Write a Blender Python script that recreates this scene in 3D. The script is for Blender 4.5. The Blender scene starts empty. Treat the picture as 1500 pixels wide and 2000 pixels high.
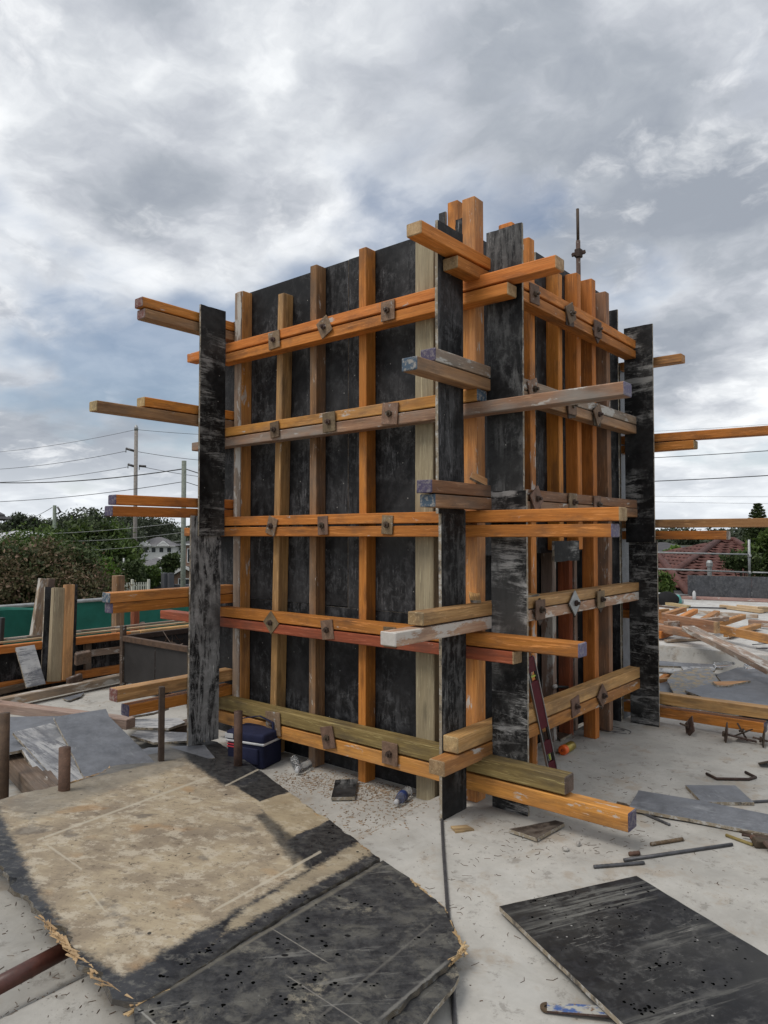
import bpy, bmesh, math, random
import numpy as np
from mathutils import Vector, Matrix

random.seed(11)
rng = np.random.default_rng(11)
scene = bpy.context.scene
COL = scene.collection
R = math.radians

# ------------------------------------------------------------------ camera
# world axes: X runs along the left face of the tower, Y along its right face,
# origin = outer corner of the walers on the slab, metres.
PHI = math.atan(1162 / 1400.0)
CAM = Vector((2.163, -3.465, 1.55))
FOC = 1400.0 / 2000.0 * 36.0
PITCH = math.atan(44 / 1400.0)
cam_d = bpy.data.cameras.new("camera")
cam_d.sensor_fit = 'VERTICAL'
cam_d.sensor_height = 36.0
cam_d.sensor_width = 27.0
cam_d.lens = FOC
cam_d.clip_start = 0.05
cam_d.clip_end = 3000.0
cam_o = bpy.data.objects.new("camera", cam_d)
COL.objects.link(cam_o)
cam_o.location = CAM
cam_o.rotation_euler = (R(90) + PITCH, 0, PHI)
scene.camera = cam_o

# ------------------------------------------------------------------ world
SUN_EL, SUN_AZ = R(58), R(200)     # azimuth measured from +Y clockwise, seen from above
world = bpy.data.worlds.new("World")
scene.world = world
world.use_nodes = True

# ------------------------------------------------------------------ node helper
class NT:
    def __init__(s, tree):
        s.t = tree
        tree.nodes.clear()
    def n(s, typ, ins=None, **props):
        nd = s.t.nodes.new(typ)
        for k, v in props.items():
            setattr(nd, k, v)
        for k, v in (ins or {}).items():
            sk = nd.inputs[k]
            if isinstance(v, bpy.types.NodeSocket):
                s.t.links.new(v, sk)
            else:
                if hasattr(sk.default_value, '__len__') and not hasattr(v, '__len__'):
                    v = [v] * len(sk.default_value)
                if hasattr(v, '__len__') and len(sk.default_value) == 4 and len(v) == 3:
                    v = (*v, 1)
                sk.default_value = v
        return nd
    def m(s, op, a, b=0.0, c=0.0, clamp=False):
        return s.n('ShaderNodeMath', {0: a, 1: b, 2: c}, operation=op, use_clamp=clamp).outputs[0]
    def vm(s, op, a, b=(0, 0, 0)):
        return s.n('ShaderNodeVectorMath', {0: a, 1: b}, operation=op).outputs[0]
    def noise(s, v, sc=1.0, det=4.0, ro=0.55, di=0.0, out=0):
        return s.n('ShaderNodeTexNoise', {'Vector': v, 'Scale': sc, 'Detail': det, 'Roughness': ro, 'Distortion': di}).outputs[out]
    def mapr(s, v, a, b, c=0.0, d=1.0):
        return s.n('ShaderNodeMapRange', {'Value': v, 'From Min': a, 'From Max': b, 'To Min': c, 'To Max': d}, clamp=True).outputs[0]
    def smooth(s, v, a, b, c=0.0, d=1.0):
        return s.n('ShaderNodeMapRange', {'Value': v, 'From Min': a, 'From Max': b, 'To Min': c, 'To Max': d}, clamp=True, interpolation_type='SMOOTHSTEP').outputs[0]
    def mix(s, f, a, b, mode='MIX'):
        nd = s.t.nodes.new('ShaderNodeMix')
        nd.data_type = 'RGBA'
        nd.blend_type = mode
        for i, v in ((0, f), (6, a), (7, b)):
            if isinstance(v, bpy.types.NodeSocket):
                s.t.links.new(v, nd.inputs[i])
            else:
                if i and len(v) == 3:
                    v = (*v, 1)
                nd.inputs[i].default_value = v
        return nd.outputs[2]
    def ramp(s, f, stops, interp='LINEAR'):
        nd = s.n('ShaderNodeValToRGB', {0: f})
        cr = nd.color_ramp
        cr.interpolation = interp
        while len(cr.elements) < len(stops):
            cr.elements.new(0.5)
        for e, (p, c) in zip(cr.elements, stops):
            e.position = p
            e.color = (*c, 1) if len(c) == 3 else c
        return nd.outputs[0]
    def scale(s, v, sc):
        return s.n('ShaderNodeMapping', {'Vector': v, 'Scale': sc}).outputs[0]

def build_world():
    N = NT(world.node_tree)
    d = N.n('ShaderNodeTexCoord').outputs['Generated']
    sp = N.n('ShaderNodeSeparateXYZ', {0: d})
    dz = N.m('MAXIMUM', sp.outputs[2], 0.0)
    k = N.m('ADD', dz, 0.26)
    px = N.m('DIVIDE', sp.outputs[0], k)
    py = N.m('DIVIDE', sp.outputs[1], k)
    p = N.n('ShaderNodeCombineXYZ', {0: px, 1: py, 2: 0.0}).outputs[0]
    p = N.vm('ADD', p, SKY_OFF)
    warp = N.noise(p, 2.4, 5, 0.6, out=1)
    pw = N.vm('ADD', p, N.vm('MULTIPLY', N.vm('SUBTRACT', warp, (.5, .5, .5)), (.22, .22, 0)))
    big = N.noise(p, 1.0, 3, 0.5)
    mid = N.noise(pw, 2.3, 10, 0.56)
    fine = N.noise(pw, 7.5, 8, 0.56)
    dens = N.m('ADD', N.m('MULTIPLY', big, 0.40), N.m('ADD', N.m('MULTIPLY', mid, 0.52), N.m('MULTIPLY', fine, 0.13)))
    cloud = N.ramp(N.mapr(dens, 0.40, 0.63), [(0.0, (.92, .93, .94)), (0.28, (.78, .80, .82)), (0.46, (.60, .625, .66)),
                          (0.62, (.47, .495, .54)), (0.8, (.36, .39, .435)), (1.0, (.29, .32, .37))])
    # sunlit rims
    edge = N.smooth(N.noise(pw, 3.6, 8, 0.6), 0.54, 0.72)
    bil = N.m('ABSOLUTE', N.m('SUBTRACT', N.noise(pw, 4.2, 7, .55), .5))
    cloud = N.mix(N.smooth(bil, .075, .0, 0, .18), cloud, (.36, .39, .44))
    cloud = N.mix(N.m('MULTIPLY', edge, 0.6), cloud, (.95, .955, .96))
    sky = N.n('ShaderNodeTexSky', sky_type='NISHITA', sun_disc=False, sun_elevation=SUN_EL, sun_rotation=SUN_AZ,
              air_density=1.0, dust_density=1.5, ozone_density=1.5)
    blue = N.mix(1.0, sky.outputs[0], (0.085, 0.085, 0.085), 'MULTIPLY')
    # gaps where the cover is thin, always veiled
    gp = N.m('ADD', N.noise(N.vm('ADD', p, GAP_OFF), 0.55, 5, 0.55, 0.2), N.m('MULTIPLY', N.m('SUBTRACT', mid, .5), 0.35))
    gap = N.m('MULTIPLY', N.smooth(gp, GAP_T, GAP_T - .10), 0.76)
    col = N.mix(gap, cloud, blue)
    # the deck pales towards the horizon
    hz = N.smooth(dz, 0.16, 0.0)
    col = N.mix(N.m('MULTIPLY', hz, 0.6), col, (.78, .82, .86))
    below = N.smooth(sp.outputs[2], 0.0, -0.05)
    col = N.mix(below, col, (.18, .18, .17))
    bg = N.n('ShaderNodeBackground', {'Color': col, 'Strength': SKY_STR})
    N.n('ShaderNodeOutputWorld', {'Surface': bg.outputs[0]})
GAP_OFF = (5.67, -1.63, 0)
GAP_T = 0.475
SKY_OFF = (-5.96, 3.1, 0.0)
SKY_STR = 1.0
build_world()

sun_d = bpy.data.lights.new("sun", 'SUN')
sun_d.energy = 1.5
sun_d.angle = R(24)
sun_d.color = (1.0, 0.96, 0.90)
sun_o = bpy.data.objects.new("sun", sun_d)
COL.objects.link(sun_o)
sd = Vector((math.sin(SUN_AZ) * math.cos(SUN_EL), math.cos(SUN_AZ) * math.cos(SUN_EL), math.sin(SUN_EL)))
sun_o.rotation_euler = sd.to_track_quat('Z', 'Y').to_euler()
sun_o.location = (0, 0, 30)

vs = scene.view_settings
vs.view_transform = 'Standard'
vs.look = 'None'
vs.exposure = 0.28
vs.gamma = 1.0
vs.use_curve_mapping = False

# ------------------------------------------------------------------ placing helpers (survey of the place)
F0 = Vector((-math.sin(PHI), math.cos(PHI), 0))
RT = Vector((math.cos(PHI), math.sin(PHI), 0))
ZZ = Vector((0, 0, 1))
FW = F0 * math.cos(PITCH) + ZZ * math.sin(PITCH)
UP = -F0 * math.sin(PITCH) + ZZ * math.cos(PITCH)
def ray(u, v):
    return FW + RT * ((u - 750) / 1400.0) - UP * ((v - 1000) / 1400.0)
def G(u, v, z=0.0):
    d = ray(u, v)
    return CAM + d * ((z - CAM.z) / d.z)
def PX(u, v, x):
    d = ray(u, v)
    return CAM + d * ((x - CAM.x) / d.x)
def PY(u, v, y):
    d = ray(u, v)
    return CAM + d * ((y - CAM.y) / d.y)
def D(u, v, dist):
    return CAM + ray(u, v) * dist
def PL(u, v, p0, nrm):
    d = ray(u, v)
    return CAM + d * ((p0 - CAM).dot(nrm) / d.dot(nrm))

# ------------------------------------------------------------------ materials
def new_mat(name):
    m = bpy.data.materials.new(name)
    m.use_nodes = True
    return m, NT(m.node_tree)
def finish(N, col, rough, bump=None, bstr=0.2, bdist=0.004, spec=0.5, metal=0.0, extra=None):
    ins = {'Base Color': col, 'Roughness': rough, 'Metallic': metal, 'Specular IOR Level': spec}
    ins.update(extra or {})
    if bump is not None:
        ins['Normal'] = N.n('ShaderNodeBump', {'Height': bump, 'Strength': bstr, 'Distance': bdist}).outputs[0]
    b = N.n('ShaderNodeBsdfPrincipled', ins)
    N.n('ShaderNodeOutputMaterial', {'Surface': b.outputs[0]})
def objco(N, spread=40.0):
    co = N.n('ShaderNodeTexCoord').outputs['Object']
    rnd = N.n('ShaderNodeObjectInfo').outputs['Random']
    off = N.n('ShaderNodeCombineXYZ', {0: N.m('MULTIPLY', rnd, spread), 1: N.m('MULTIPLY', rnd, spread * .37), 2: N.m('MULTIPLY', rnd, spread * .71)}).outputs[0]
    return N.vm('ADD', co, off), co, rnd

def timber(name, c1, c2, splash=0.0, dirt=0.5, bandk=0.55, splash_col=(.50, .48, .44), grey=0.0):
    m, N = new_mat(name)
    co, raw, rnd = objco(N)
    grain = N.noise(N.scale(co, (1.6, 42, 42)), 1.0, 6, 0.6, 0.35)
    fine = N.noise(N.scale(co, (9, 260, 260)), 1.0, 3, 0.6)
    col = N.mix(N.mapr(grain, 0.36, 0.62), c1, c2)
    band = N.noise(N.scale(co, (.9, 16, 16)), 1.0, 3, 0.5, 0.6)
    col = N.mix(N.mapr(band, .42, .64, 0, bandk), col, tuple(x * .62 for x in c2))
    col = N.mix(N.mapr(fine, 0.46, 0.68, 0, 0.45), col, tuple(x * .45 for x in c2))
    # knots
    vor = N.n('ShaderNodeTexVoronoi', {'Vector': N.scale(co, (2.2, 9, 9)), 'Scale': 1.0, 'Randomness': 1.0}, feature='F1')
    knot = N.smooth(vor.outputs['Distance'], 0.22, 0.06)
    col = N.mix(N.m('MULTIPLY', knot, 0.55), col, tuple(x * .28 for x in c2))
    # board to board variation
    val = N.mapr(rnd, 0, 1, 0.72, 1.16)
    col = N.mix(1.0, col, N.n('ShaderNodeCombineColor', {0: val, 1: N.m('MULTIPLY', val, N.mapr(N.m('FRACT', N.m('MULTIPLY', rnd, 7.3)), 0, 1, .92, 1.06)), 2: val}).outputs[0], 'MULTIPLY')
    # handling dirt in large soft patches
    dn = N.noise(N.scale(co, (2.5, 7, 7)), 1.0, 6, 0.65)
    col = N.mix(N.m('MULTIPLY', N.smooth(dn, 0.47, 0.66), dirt), col, (.055, .043, .033))
    # scrape marks along the length
    sc = N.noise(N.scale(co, (5, 90, 90)), 1.0, 5, 0.7)
    col = N.mix(N.m('MULTIPLY', N.smooth(sc, 0.57, 0.66), 0.5), col, tuple(min(1, x * 1.25 + .06) for x in c1))
    if grey:
        gn = N.noise(N.scale(co, (1.5, 5, 5)), 1.0, 4, 0.6)
        col = N.mix(N.m('MULTIPLY', N.smooth(gn, 0.38, 0.62), grey), col, (.25, .235, .21))
    # concrete slurry
    sn = N.noise(N.scale(co, (4.0, 13, 13)), 1.0, 9, 0.68, 0.2)
    th = 0.72 - 0.27 * splash
    spm = N.smooth(sn, th, th + 0.06)
    col = N.mix(N.m('MULTIPLY', spm, 0.85), col, splash_col)
    finish(N, col, N.mapr(grain, .3, .7, .55, .78), N.m('ADD', grain, N.m('MULTIPLY', fine, .5)), 0.35, 0.003, spec=0.35)
    return m

def paint(name, c, wear=0.4):
    m, N = new_mat(name)
    co, raw, rnd = objco(N)
    w = N.noise(co, 45, 6, 0.7)
    col = N.mix(N.m('MULTIPLY', N.smooth(w, 0.46, 0.6), wear), c, (.34, .31, .27))
    finish(N, col, 0.65, w, 0.3, 0.002)
    return m

def formply(name, base=(.016, .016, .018), scuff=0.5, scuff_col=(.20, .20, .20), dust_sheen=0.0, rough=0.5, horiz=False, dots=False, stain=0.0, spec=0.25, streak=1.0, bands=False):
    m, N = new_mat(name)
    co, raw, rnd = objco(N)
    st = (16, 2.4, 16) if horiz else (2.2, 15, 15)
    s1 = N.noise(N.scale(co, st), 1.0, 10, 0.75, 0.5)          # dragged streaks
    s2 = N.noise(co, 2.3, 6, 0.62, 0.3)                        # where it is worn
    s3 = N.noise(N.scale(co, (75, 8, 75) if horiz else (8, 75, 75)), 1.0, 6, 0.8)
    s4 = N.noise(co, 17, 9, 0.78, 0.3)                         # fine mottling
    col = N.mix(N.smooth(s4, 0.42, 0.64), base, tuple(x * 2.6 + .006 for x in base))
    hzm = N.smooth(N.noise(N.vm('ADD', co, (3.7, 1.9, 5.1)), 1.5, 7, .62, .5), .46, .64)
    col = N.mix(N.m('MULTIPLY', hzm, .55 * min(1, scuff)), col, tuple(x * .30 for x in scuff_col))
    worn = N.smooth(s2, 0.60 - .24 * scuff, 0.68 - .14 * scuff)
    f4 = N.m('MULTIPLY', N.smooth(s4, .52 - .05 * scuff, .64), worn)
    col = N.mix(N.m('MULTIPLY', f4, min(1, .18 + .40 * scuff)), col, tuple(x * .62 for x in scuff_col))
    a = 0.60 - 0.14 * scuff
    f1 = N.m('MULTIPLY', N.smooth(s1, a, a + .10), worn)
    if bands:
        bn = N.noise(N.scale(raw, (.35, 4.2, 0)), 1.0, 4, .6, .25)
        bm_ = N.smooth(bn, .53, .63)
        f1 = N.m('MULTIPLY', N.smooth(N.noise(N.scale(co, (3, 46, 46)), 1.0, 8, .75, .5), .45, .58), bm_)
    col = N.mix(N.m('MULTIPLY', f1, streak * min(1, .35 + scuff * .55)), col, scuff_col)
    f3 = N.m('MULTIPLY', N.smooth(s3, 0.56, 0.66), N.smooth(s2, 0.50, 0.62))
    col = N.mix(N.m('MULTIPLY', f3, .55 * min(1, scuff) + .15), col, tuple(min(1, x * 1.9) for x in scuff_col))
    sp = N.n('ShaderNodeTexVoronoi', {'Vector': co, 'Scale': 30.0}, feature='F1')
    col = N.mix(N.m('MULTIPLY', N.smooth(sp.outputs['Distance'], 0.17, 0.06), N.smooth(N.n('ShaderNodeSeparateColor', {0: sp.outputs['Color']}).outputs[0], .93, .97)), col, (.34, .33, .31))
    if dust_sheen:
        dn = N.noise(co, 5.0, 9, 0.74)
        col = N.mix(N.mapr(dn, 0.34, 0.66, dust_sheen * .25, dust_sheen), col, (.215, .225, .245))  # blue-grey wash: dust, plus painted sky sheen on the grey lying sheets
    if stain:
        sn = N.noise(co, 13.0, 9, 0.78)
        col = N.mix(N.m('MULTIPLY', N.smooth(sn, .46, .60), stain), col, (.34, .25, .12))
    if dots:
        wv = N.vm('ADD', co, N.vm('MULTIPLY', N.noise(co, 2, 2, .5, out=1), (.35, .35, 0)))
        v2 = N.n('ShaderNodeTexVoronoi', {'Vector': wv, 'Scale': 19.0, 'Randomness': 1.0}, feature='F1', voronoi_dimensions='2D')
        c = N.n('ShaderNodeSeparateColor', {0: v2.outputs['Color']})
        r1 = N.mapr(c.outputs[1], 0, 1, .07, .15)
        dm = N.m('MULTIPLY', N.smooth(v2.outputs['Distance'], r1, N.m('SUBTRACT', r1, .03)), N.m('MULTIPLY', N.smooth(c.outputs[0], .30, .35), N.smooth(N.noise(co, 2.2, 2, .5), .40, .46)))
        col = N.mix(dm, col, (.005, .005, .005))
    rg = N.m('ADD', N.mapr(s4, .3, .7, rough, rough + .2), N.m('MULTIPLY', f1, .2))
    finish(N, col, rg, N.m('ADD', s1, s4), 0.15, 0.002, spec=spec)
    return m

def flat(name, c, rough=0.6, metal=0.0, var=0.25, sc=8.0, spec=0.5, bump=0.1):
    m, N = new_mat(name)
    co, raw, rnd = objco(N)
    n1 = N.noise(co, sc, 6, 0.6)
    n2 = N.noise(co, sc * 7, 4, 0.6)
    f = N.m('ADD', N.m('MULTIPLY', n1, .7), N.m('MULTIPLY', n2, .3))
    lo = tuple(x * (1 - var) for x in c)
    hi = tuple(min(1, x * (1 + var)) for x in c)
    col = N.mix(N.mapr(f, .35, .65), lo, hi)
    finish(N, col, rough, n2, bump, 0.003, spec, metal)
    return m

def rust(name, c1=(.10, .062, .04), c2=(.20, .12, .075), dark=0.4):
    m, N = new_mat(name)
    co, raw, rnd = objco(N)
    n1 = N.noise(co, 18, 7, 0.7)
    n2 = N.noise(co, 90, 4, 0.7)
    col = N.mix(N.mapr(n1, .35, .65), c1, c2)
    vv = N.mapr(rnd, 0, 1, .65, 1.3)
    col = N.mix(1.0, col, N.n('ShaderNodeCombineColor', {0: vv, 1: N.m('MULTIPLY', vv, N.mapr(N.m('FRACT', N.m('MULTIPLY', rnd, 9.7)), 0, 1, .9, 1.12)), 2: vv}).outputs[0], 'MULTIPLY')
    col = N.mix(N.m('MULTIPLY', N.smooth(n2, .5, .7), dark), col, (.03, .022, .018))
    col = N.mix(N.m('MULTIPLY', N.smooth(N.noise(co, 22, 6, .7), .58, .64), N.smooth(rnd, .55, .75)), col, (.36, .345, .32))
    col = N.mix(N.m('MULTIPLY', N.smooth(N.noise(co, 30, 6, .7), .66, .72), .6), col, (.38, .36, .33))
    finish(N, col, 0.75, n2, 0.4, 0.002, 0.4, 0.15)
    return m

def concrete(name, c=(.43, .425, .405), raw_co=True):
    m, N = new_mat(name)
    co = N.n('ShaderNodeTexCoord').outputs['Object']
    big = N.noise(co, 0.55, 5, 0.6, 0.4)
    mid = N.noise(co, 2.6, 8, 0.65, 0.2)
    fine = N.noise(co, 38, 5, 0.7)
    grit = N.noise(co, 170, 2, 0.6)
    f = N.m('ADD', N.m('MULTIPLY', big, .45), N.m('MULTIPLY', mid, .55))
    col = N.mix(N.mapr(f, .40, .58), tuple(x * .76 for x in c), tuple(min(1, x * 1.10) for x in c))
    col = N.mix(N.mapr(fine, .35, .7, 0, .22), col, tuple(x * .62 for x in c))
    # trowel sweeps
    tw = N.noise(N.vm('ADD', co, (7, 3, 0)), 1.7, 7, .66, 1.2)
    col = N.mix(N.m('MULTIPLY', N.smooth(tw, .50, .64), .35), col, (.50, .49, .46))
    # brown sawdust stain and footmarks
    br = N.noise(co, 3.3, 9, .72, .3)
    col = N.mix(N.m('MULTIPLY', N.smooth(br, .52, .64), .48), col, (.30, .235, .165))
    dk = N.noise(co, 9, 9, .75, .2)
    col = N.mix(N.m('MULTIPLY', N.smooth(dk, .55, .64), .5), col, (.16, .145, .125))
    # small pores
    vo = N.n('ShaderNodeTexVoronoi', {'Vector': co, 'Scale': 34.0}, feature='F1')
    cc = N.n('ShaderNodeSeparateColor', {0: vo.outputs['Color']})
    pore = N.m('MULTIPLY', N.smooth(vo.outputs['Distance'], .20, .06), N.smooth(cc.outputs[1], .72, .85))
    col = N.mix(N.m('MULTIPLY', pore, .75), col, (.10, .09, .08))
    vo2 = N.n('ShaderNodeTexVoronoi', {'Vector': co, 'Scale': 85.0}, feature='F1')
    c2_ = N.n('ShaderNodeSeparateColor', {0: vo2.outputs['Color']})
    pore2 = N.m('MULTIPLY', N.m('MULTIPLY', N.smooth(vo2.outputs['Distance'], .30, .10), N.smooth(c2_.outputs[1], .70, .8)), N.smooth(mid, .46, .60))
    col = N.mix(N.m('MULTIPLY', pore2, .5), col, (.12, .10, .08))
    finish(N, col, N.mapr(mid, .3, .7, .72, .9), N.m('ADD', mid, N.m('MULTIPLY', grit, .25)), 0.18, 0.01, .3)
    return m

M = {}
M['orange'] = timber('timber_orange', (.66, .250, .048), (.52, .180, .030), .28, .45, .30)
M['orange_splash'] = timber('timber_orange_splashed', (.66, .245, .05), (.52, .175, .032), .58, .42, .25)
M['orange_red'] = timber('timber_red_orange', (.40, .105, .040), (.28, .07, .03), .20, .4)
M['orange_old'] = timber('timber_faded_orange', (.62, .28, .062), (.47, .195, .042), .44, .45, .35, grey=.15)
M['brown'] = timber('timber_brown_weathered', (.43, .225, .10), (.28, .135, .06), .42, .5, grey=.22)
M['raw'] = timber('timber_raw_tan', (.63, .365, .145), (.47, .245, .085), .25, .42, grey=.08)
M['treated'] = timber('timber_treated_pale', (.50, .445, .275), (.40, .345, .20), .08, .15, .3)
M['moss'] = timber('timber_mossy', (.40, .315, .11), (.27, .20, .065), .16, .55)
M['greywood'] = timber('timber_grey_weathered', (.47, .34, .235), (.34, .22, .145), .72, .5, grey=.38)
M['whitewood'] = timber('timber_slurry_coated', (.54, .38, .23), (.44, .26, .14), .84, .35, grey=.2, splash_col=(.56, .53, .48))
M['darkwood'] = timber('timber_dark_old', (.17, .115, .075), (.10, .065, .042), .30, .6, grey=.2)
M['pinkwood'] = timber('timber_pinkish', (.46, .30, .24), (.34, .20, .16), .45, .3, grey=.3)
M['palewood'] = timber('timber_new_pine', (.62, .49, .28), (.50, .37, .19), .05, .15)
M['greyorange'] = timber('timber_grey_over_orange', (.50, .30, .16), (.38, .22, .12), .55, .45, .35, grey=.8)
M['purple'] = paint('end_paint_purple', (.062, .048, .095))
M['purple_lt'] = paint('end_paint_lilac', (.115, .10, .17))
M['blue'] = paint('end_paint_blue', (.05, .085, .125), .8)
M['rawend'] = timber('timber_sawn_end', (.52, .37, .19), (.38, .25, .12), .25, .5)
M['redend'] = paint('end_paint_dark_red', (.15, .05, .04), .5)
M['whiteend'] = paint('end_slurry', (.50, .47, .43), .3)
M['ply'] = formply('formply_black', (.0065, .0065, .007), .85, (.18, .18, .185), streak=.4)
M['ply_panel'] = formply('formply_panel_dark', (.0058, .0058, .0064), .84, (.165, .165, .17), streak=.25)
M['ply_fin'] = formply('formply_scuffed', (.0065, .0065, .007), .88, (.23, .23, .225), streak=.45)
M['ply_coat'] = formply('formply_grey_coated', (.013, .013, .014), 1.12, (.52, .52, .51), streak=.5)
M['ply_fin3'] = formply('formply_scraped_white', (.005, .005, .0053), .80, (.46, .45, .43), horiz=True, streak=.9)
M['ply_brown'] = formply('formply_brown_worn', (.035, .027, .022), .8, (.17, .145, .12), streak=.5)
M['ply_fin2'] = formply('formply_very_scuffed', (.012, .012, .013), 1.25, (.36, .36, .35))
M['ply_fin_h'] = formply('formply_scraped_across', (.0045, .0045, .0048), .72, (.32, .315, .30), horiz=True)
M['ply_grey'] = formply('formply_dust_sheen_grey', (.040, .043, .050), .55, (.30, .31, .32), dust_sheen=.62, rough=.38, horiz=True, spec=.45)  # grey base and wash hold the sky's reflection as painted colour, with some dust
M['ply_slurry'] = formply('formply_slurry_white', (.05, .05, .055), 1.1, (.52, .51, .49), dust_sheen=.6, rough=.5, horiz=True)
M['ply_grey_dark'] = formply('formply_hoarding', (.020, .021, .024), .85, (.15, .15, .15), dust_sheen=.22, rough=.5, streak=.2)
M['binpanel'] = flat('steel_bin_panel', (.028, .026, .025), .6, .1, .25, 6)
M['ply_yellow'] = formply('formply_worn_yellow', (.10, .10, .10), .7, (.36, .35, .33), dust_sheen=.7, rough=.5, stain=.85)
M['ply_right'] = formply('formply_right_sheet', (.0075, .0075, .0085), .66, (.20, .195, .175), rough=.45, dots=False, streak=.8, spec=.35, bands=True)
def edge_mat(name='ply_edge_layers', k=1.0, dark=.8):
    m, N = new_mat(name)
    co, raw, rnd = objco(N)
    z = N.n('ShaderNodeSeparateXYZ', {0: raw}).outputs[2]
    lay = N.m('SINE', N.m('MULTIPLY', z, 1400.0))
    n1 = N.noise(co, 30, 6, .7)
    col = N.mix(N.mapr(lay, -.4, .4), tuple(k * q for q in (.36, .31, .23)), tuple(k * q for q in (.20, .155, .105)))
    col = N.mix(N.smooth(n1, .48, .66), col, tuple(k * q for q in (.46, .45, .42)))
    col = N.mix(N.m('MULTIPLY', N.smooth(N.noise(co, 12, 5, .7), .52 - .1 * (dark > .8), .62), dark), col, (.06, .055, .05))
    finish(N, col, .8, lay, .3, .001, .3)
    return m
M['edge'] = edge_mat()
M['edge_dark'] = edge_mat('ply_edge_dirty', .42, .9)
M['flakes'] = timber('wood_flakes_brown', (.30, .20, .12), (.19, .12, .07), .1, .4)
M['fresh'] = timber('wood_fresh_break', (.56, .40, .22), (.38, .245, .12), .0, .35)
M['rust'] = rust('steel_rusty_plate', (.135, .085, .054), (.26, .17, .11))
M['rust_dk'] = rust('steel_dark_rust', (.055, .036, .028), (.10, .066, .048), .5)
M['rust_peg'] = rust('steel_peg_rust', (.085, .052, .034), (.155, .095, .06), .35)
M['steel'] = flat('steel_dark_bar', (.085, .085, .09), .5, .5, .35, 20)
M['galv'] = flat('steel_galvanised', (.34, .345, .34), .5, .5, .2, 12)
M['pipe_red'] = flat('pipe_oxide_red', (.075, .024, .016), .45, 0, .35, 10)
M['concrete'] = concrete('concrete_slab', (.42, .403, .366))
M['concrete_up'] = concrete('concrete_upper_slab', (.52, .51, .485))

# ------------------------------------------------------------------ object helpers
def link(name, me, mats, parent=None, mw=None):
    o = bpy.data.objects.new(name, me)
    COL.objects.link(o)
    for m in (mats if isinstance(mats, (list, tuple)) else [mats]):
        if not me.materials or len(me.materials) < (len(mats) if isinstance(mats, (list, tuple)) else 1):
            me.materials.append(m)
    if parent is not None:
        o.parent = parent
        o.matrix_parent_inverse = parent_world(parent).inverted()
    if mw is not None:
        o.matrix_basis = mw
    WORLD[o.name] = (parent_world(parent) @ o.matrix_parent_inverse @ o.matrix_basis) if parent is not None else o.matrix_basis.copy()
    return o
WORLD = {}
def parent_world(p):
    return WORLD[p.name]
def thing(name, label, cat, loc=(0, 0, 0), group=None, kind=None):
    o = bpy.data.objects.new(name, None)
    COL.objects.link(o)
    o.empty_display_size = 0.1
    o.matrix_basis = Matrix.Translation(Vector(loc))
    WORLD[o.name] = o.matrix_basis.copy()
    tag(o, label, cat, group, kind)
    return o
def tag(o, label=None, cat=None, group=None, kind=None):
    if label: o['label'] = label
    if cat: o['category'] = cat
    if group: o['group'] = group
    if kind: o['kind'] = kind
    return o
def mesh(name, verts, faces, mi=None, smooth=False):
    me = bpy.data.meshes.new(name)
    me.from_pydata([tuple(v) for v in verts], [], faces)
    if mi is not None:
        me.polygons.foreach_set('material_index', mi)
    if smooth:
        me.polygons.foreach_set('use_smooth', [True] * len(me.polygons))
    me.update()
    return me
def from_bm(name, bm, smooth=False):
    me = bpy.data.meshes.new(name)
    bm.to_mesh(me)
    bm.free()
    if smooth:
        me.polygons.foreach_set('use_smooth', [True] * len(me.polygons))
    return me
def frame(origin, xdir, zhint):
    x = Vector(xdir).normalized()
    z = Vector(zhint)
    y = z.cross(x)
    if y.length < 1e-6:
        y = Vector((0, 1, 0)).cross(x)
    y.normalize()
    z = x.cross(y)
    m = Matrix((x, y, z)).transposed().to_4x4()
    m.translation = Vector(origin)
    return m

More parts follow.
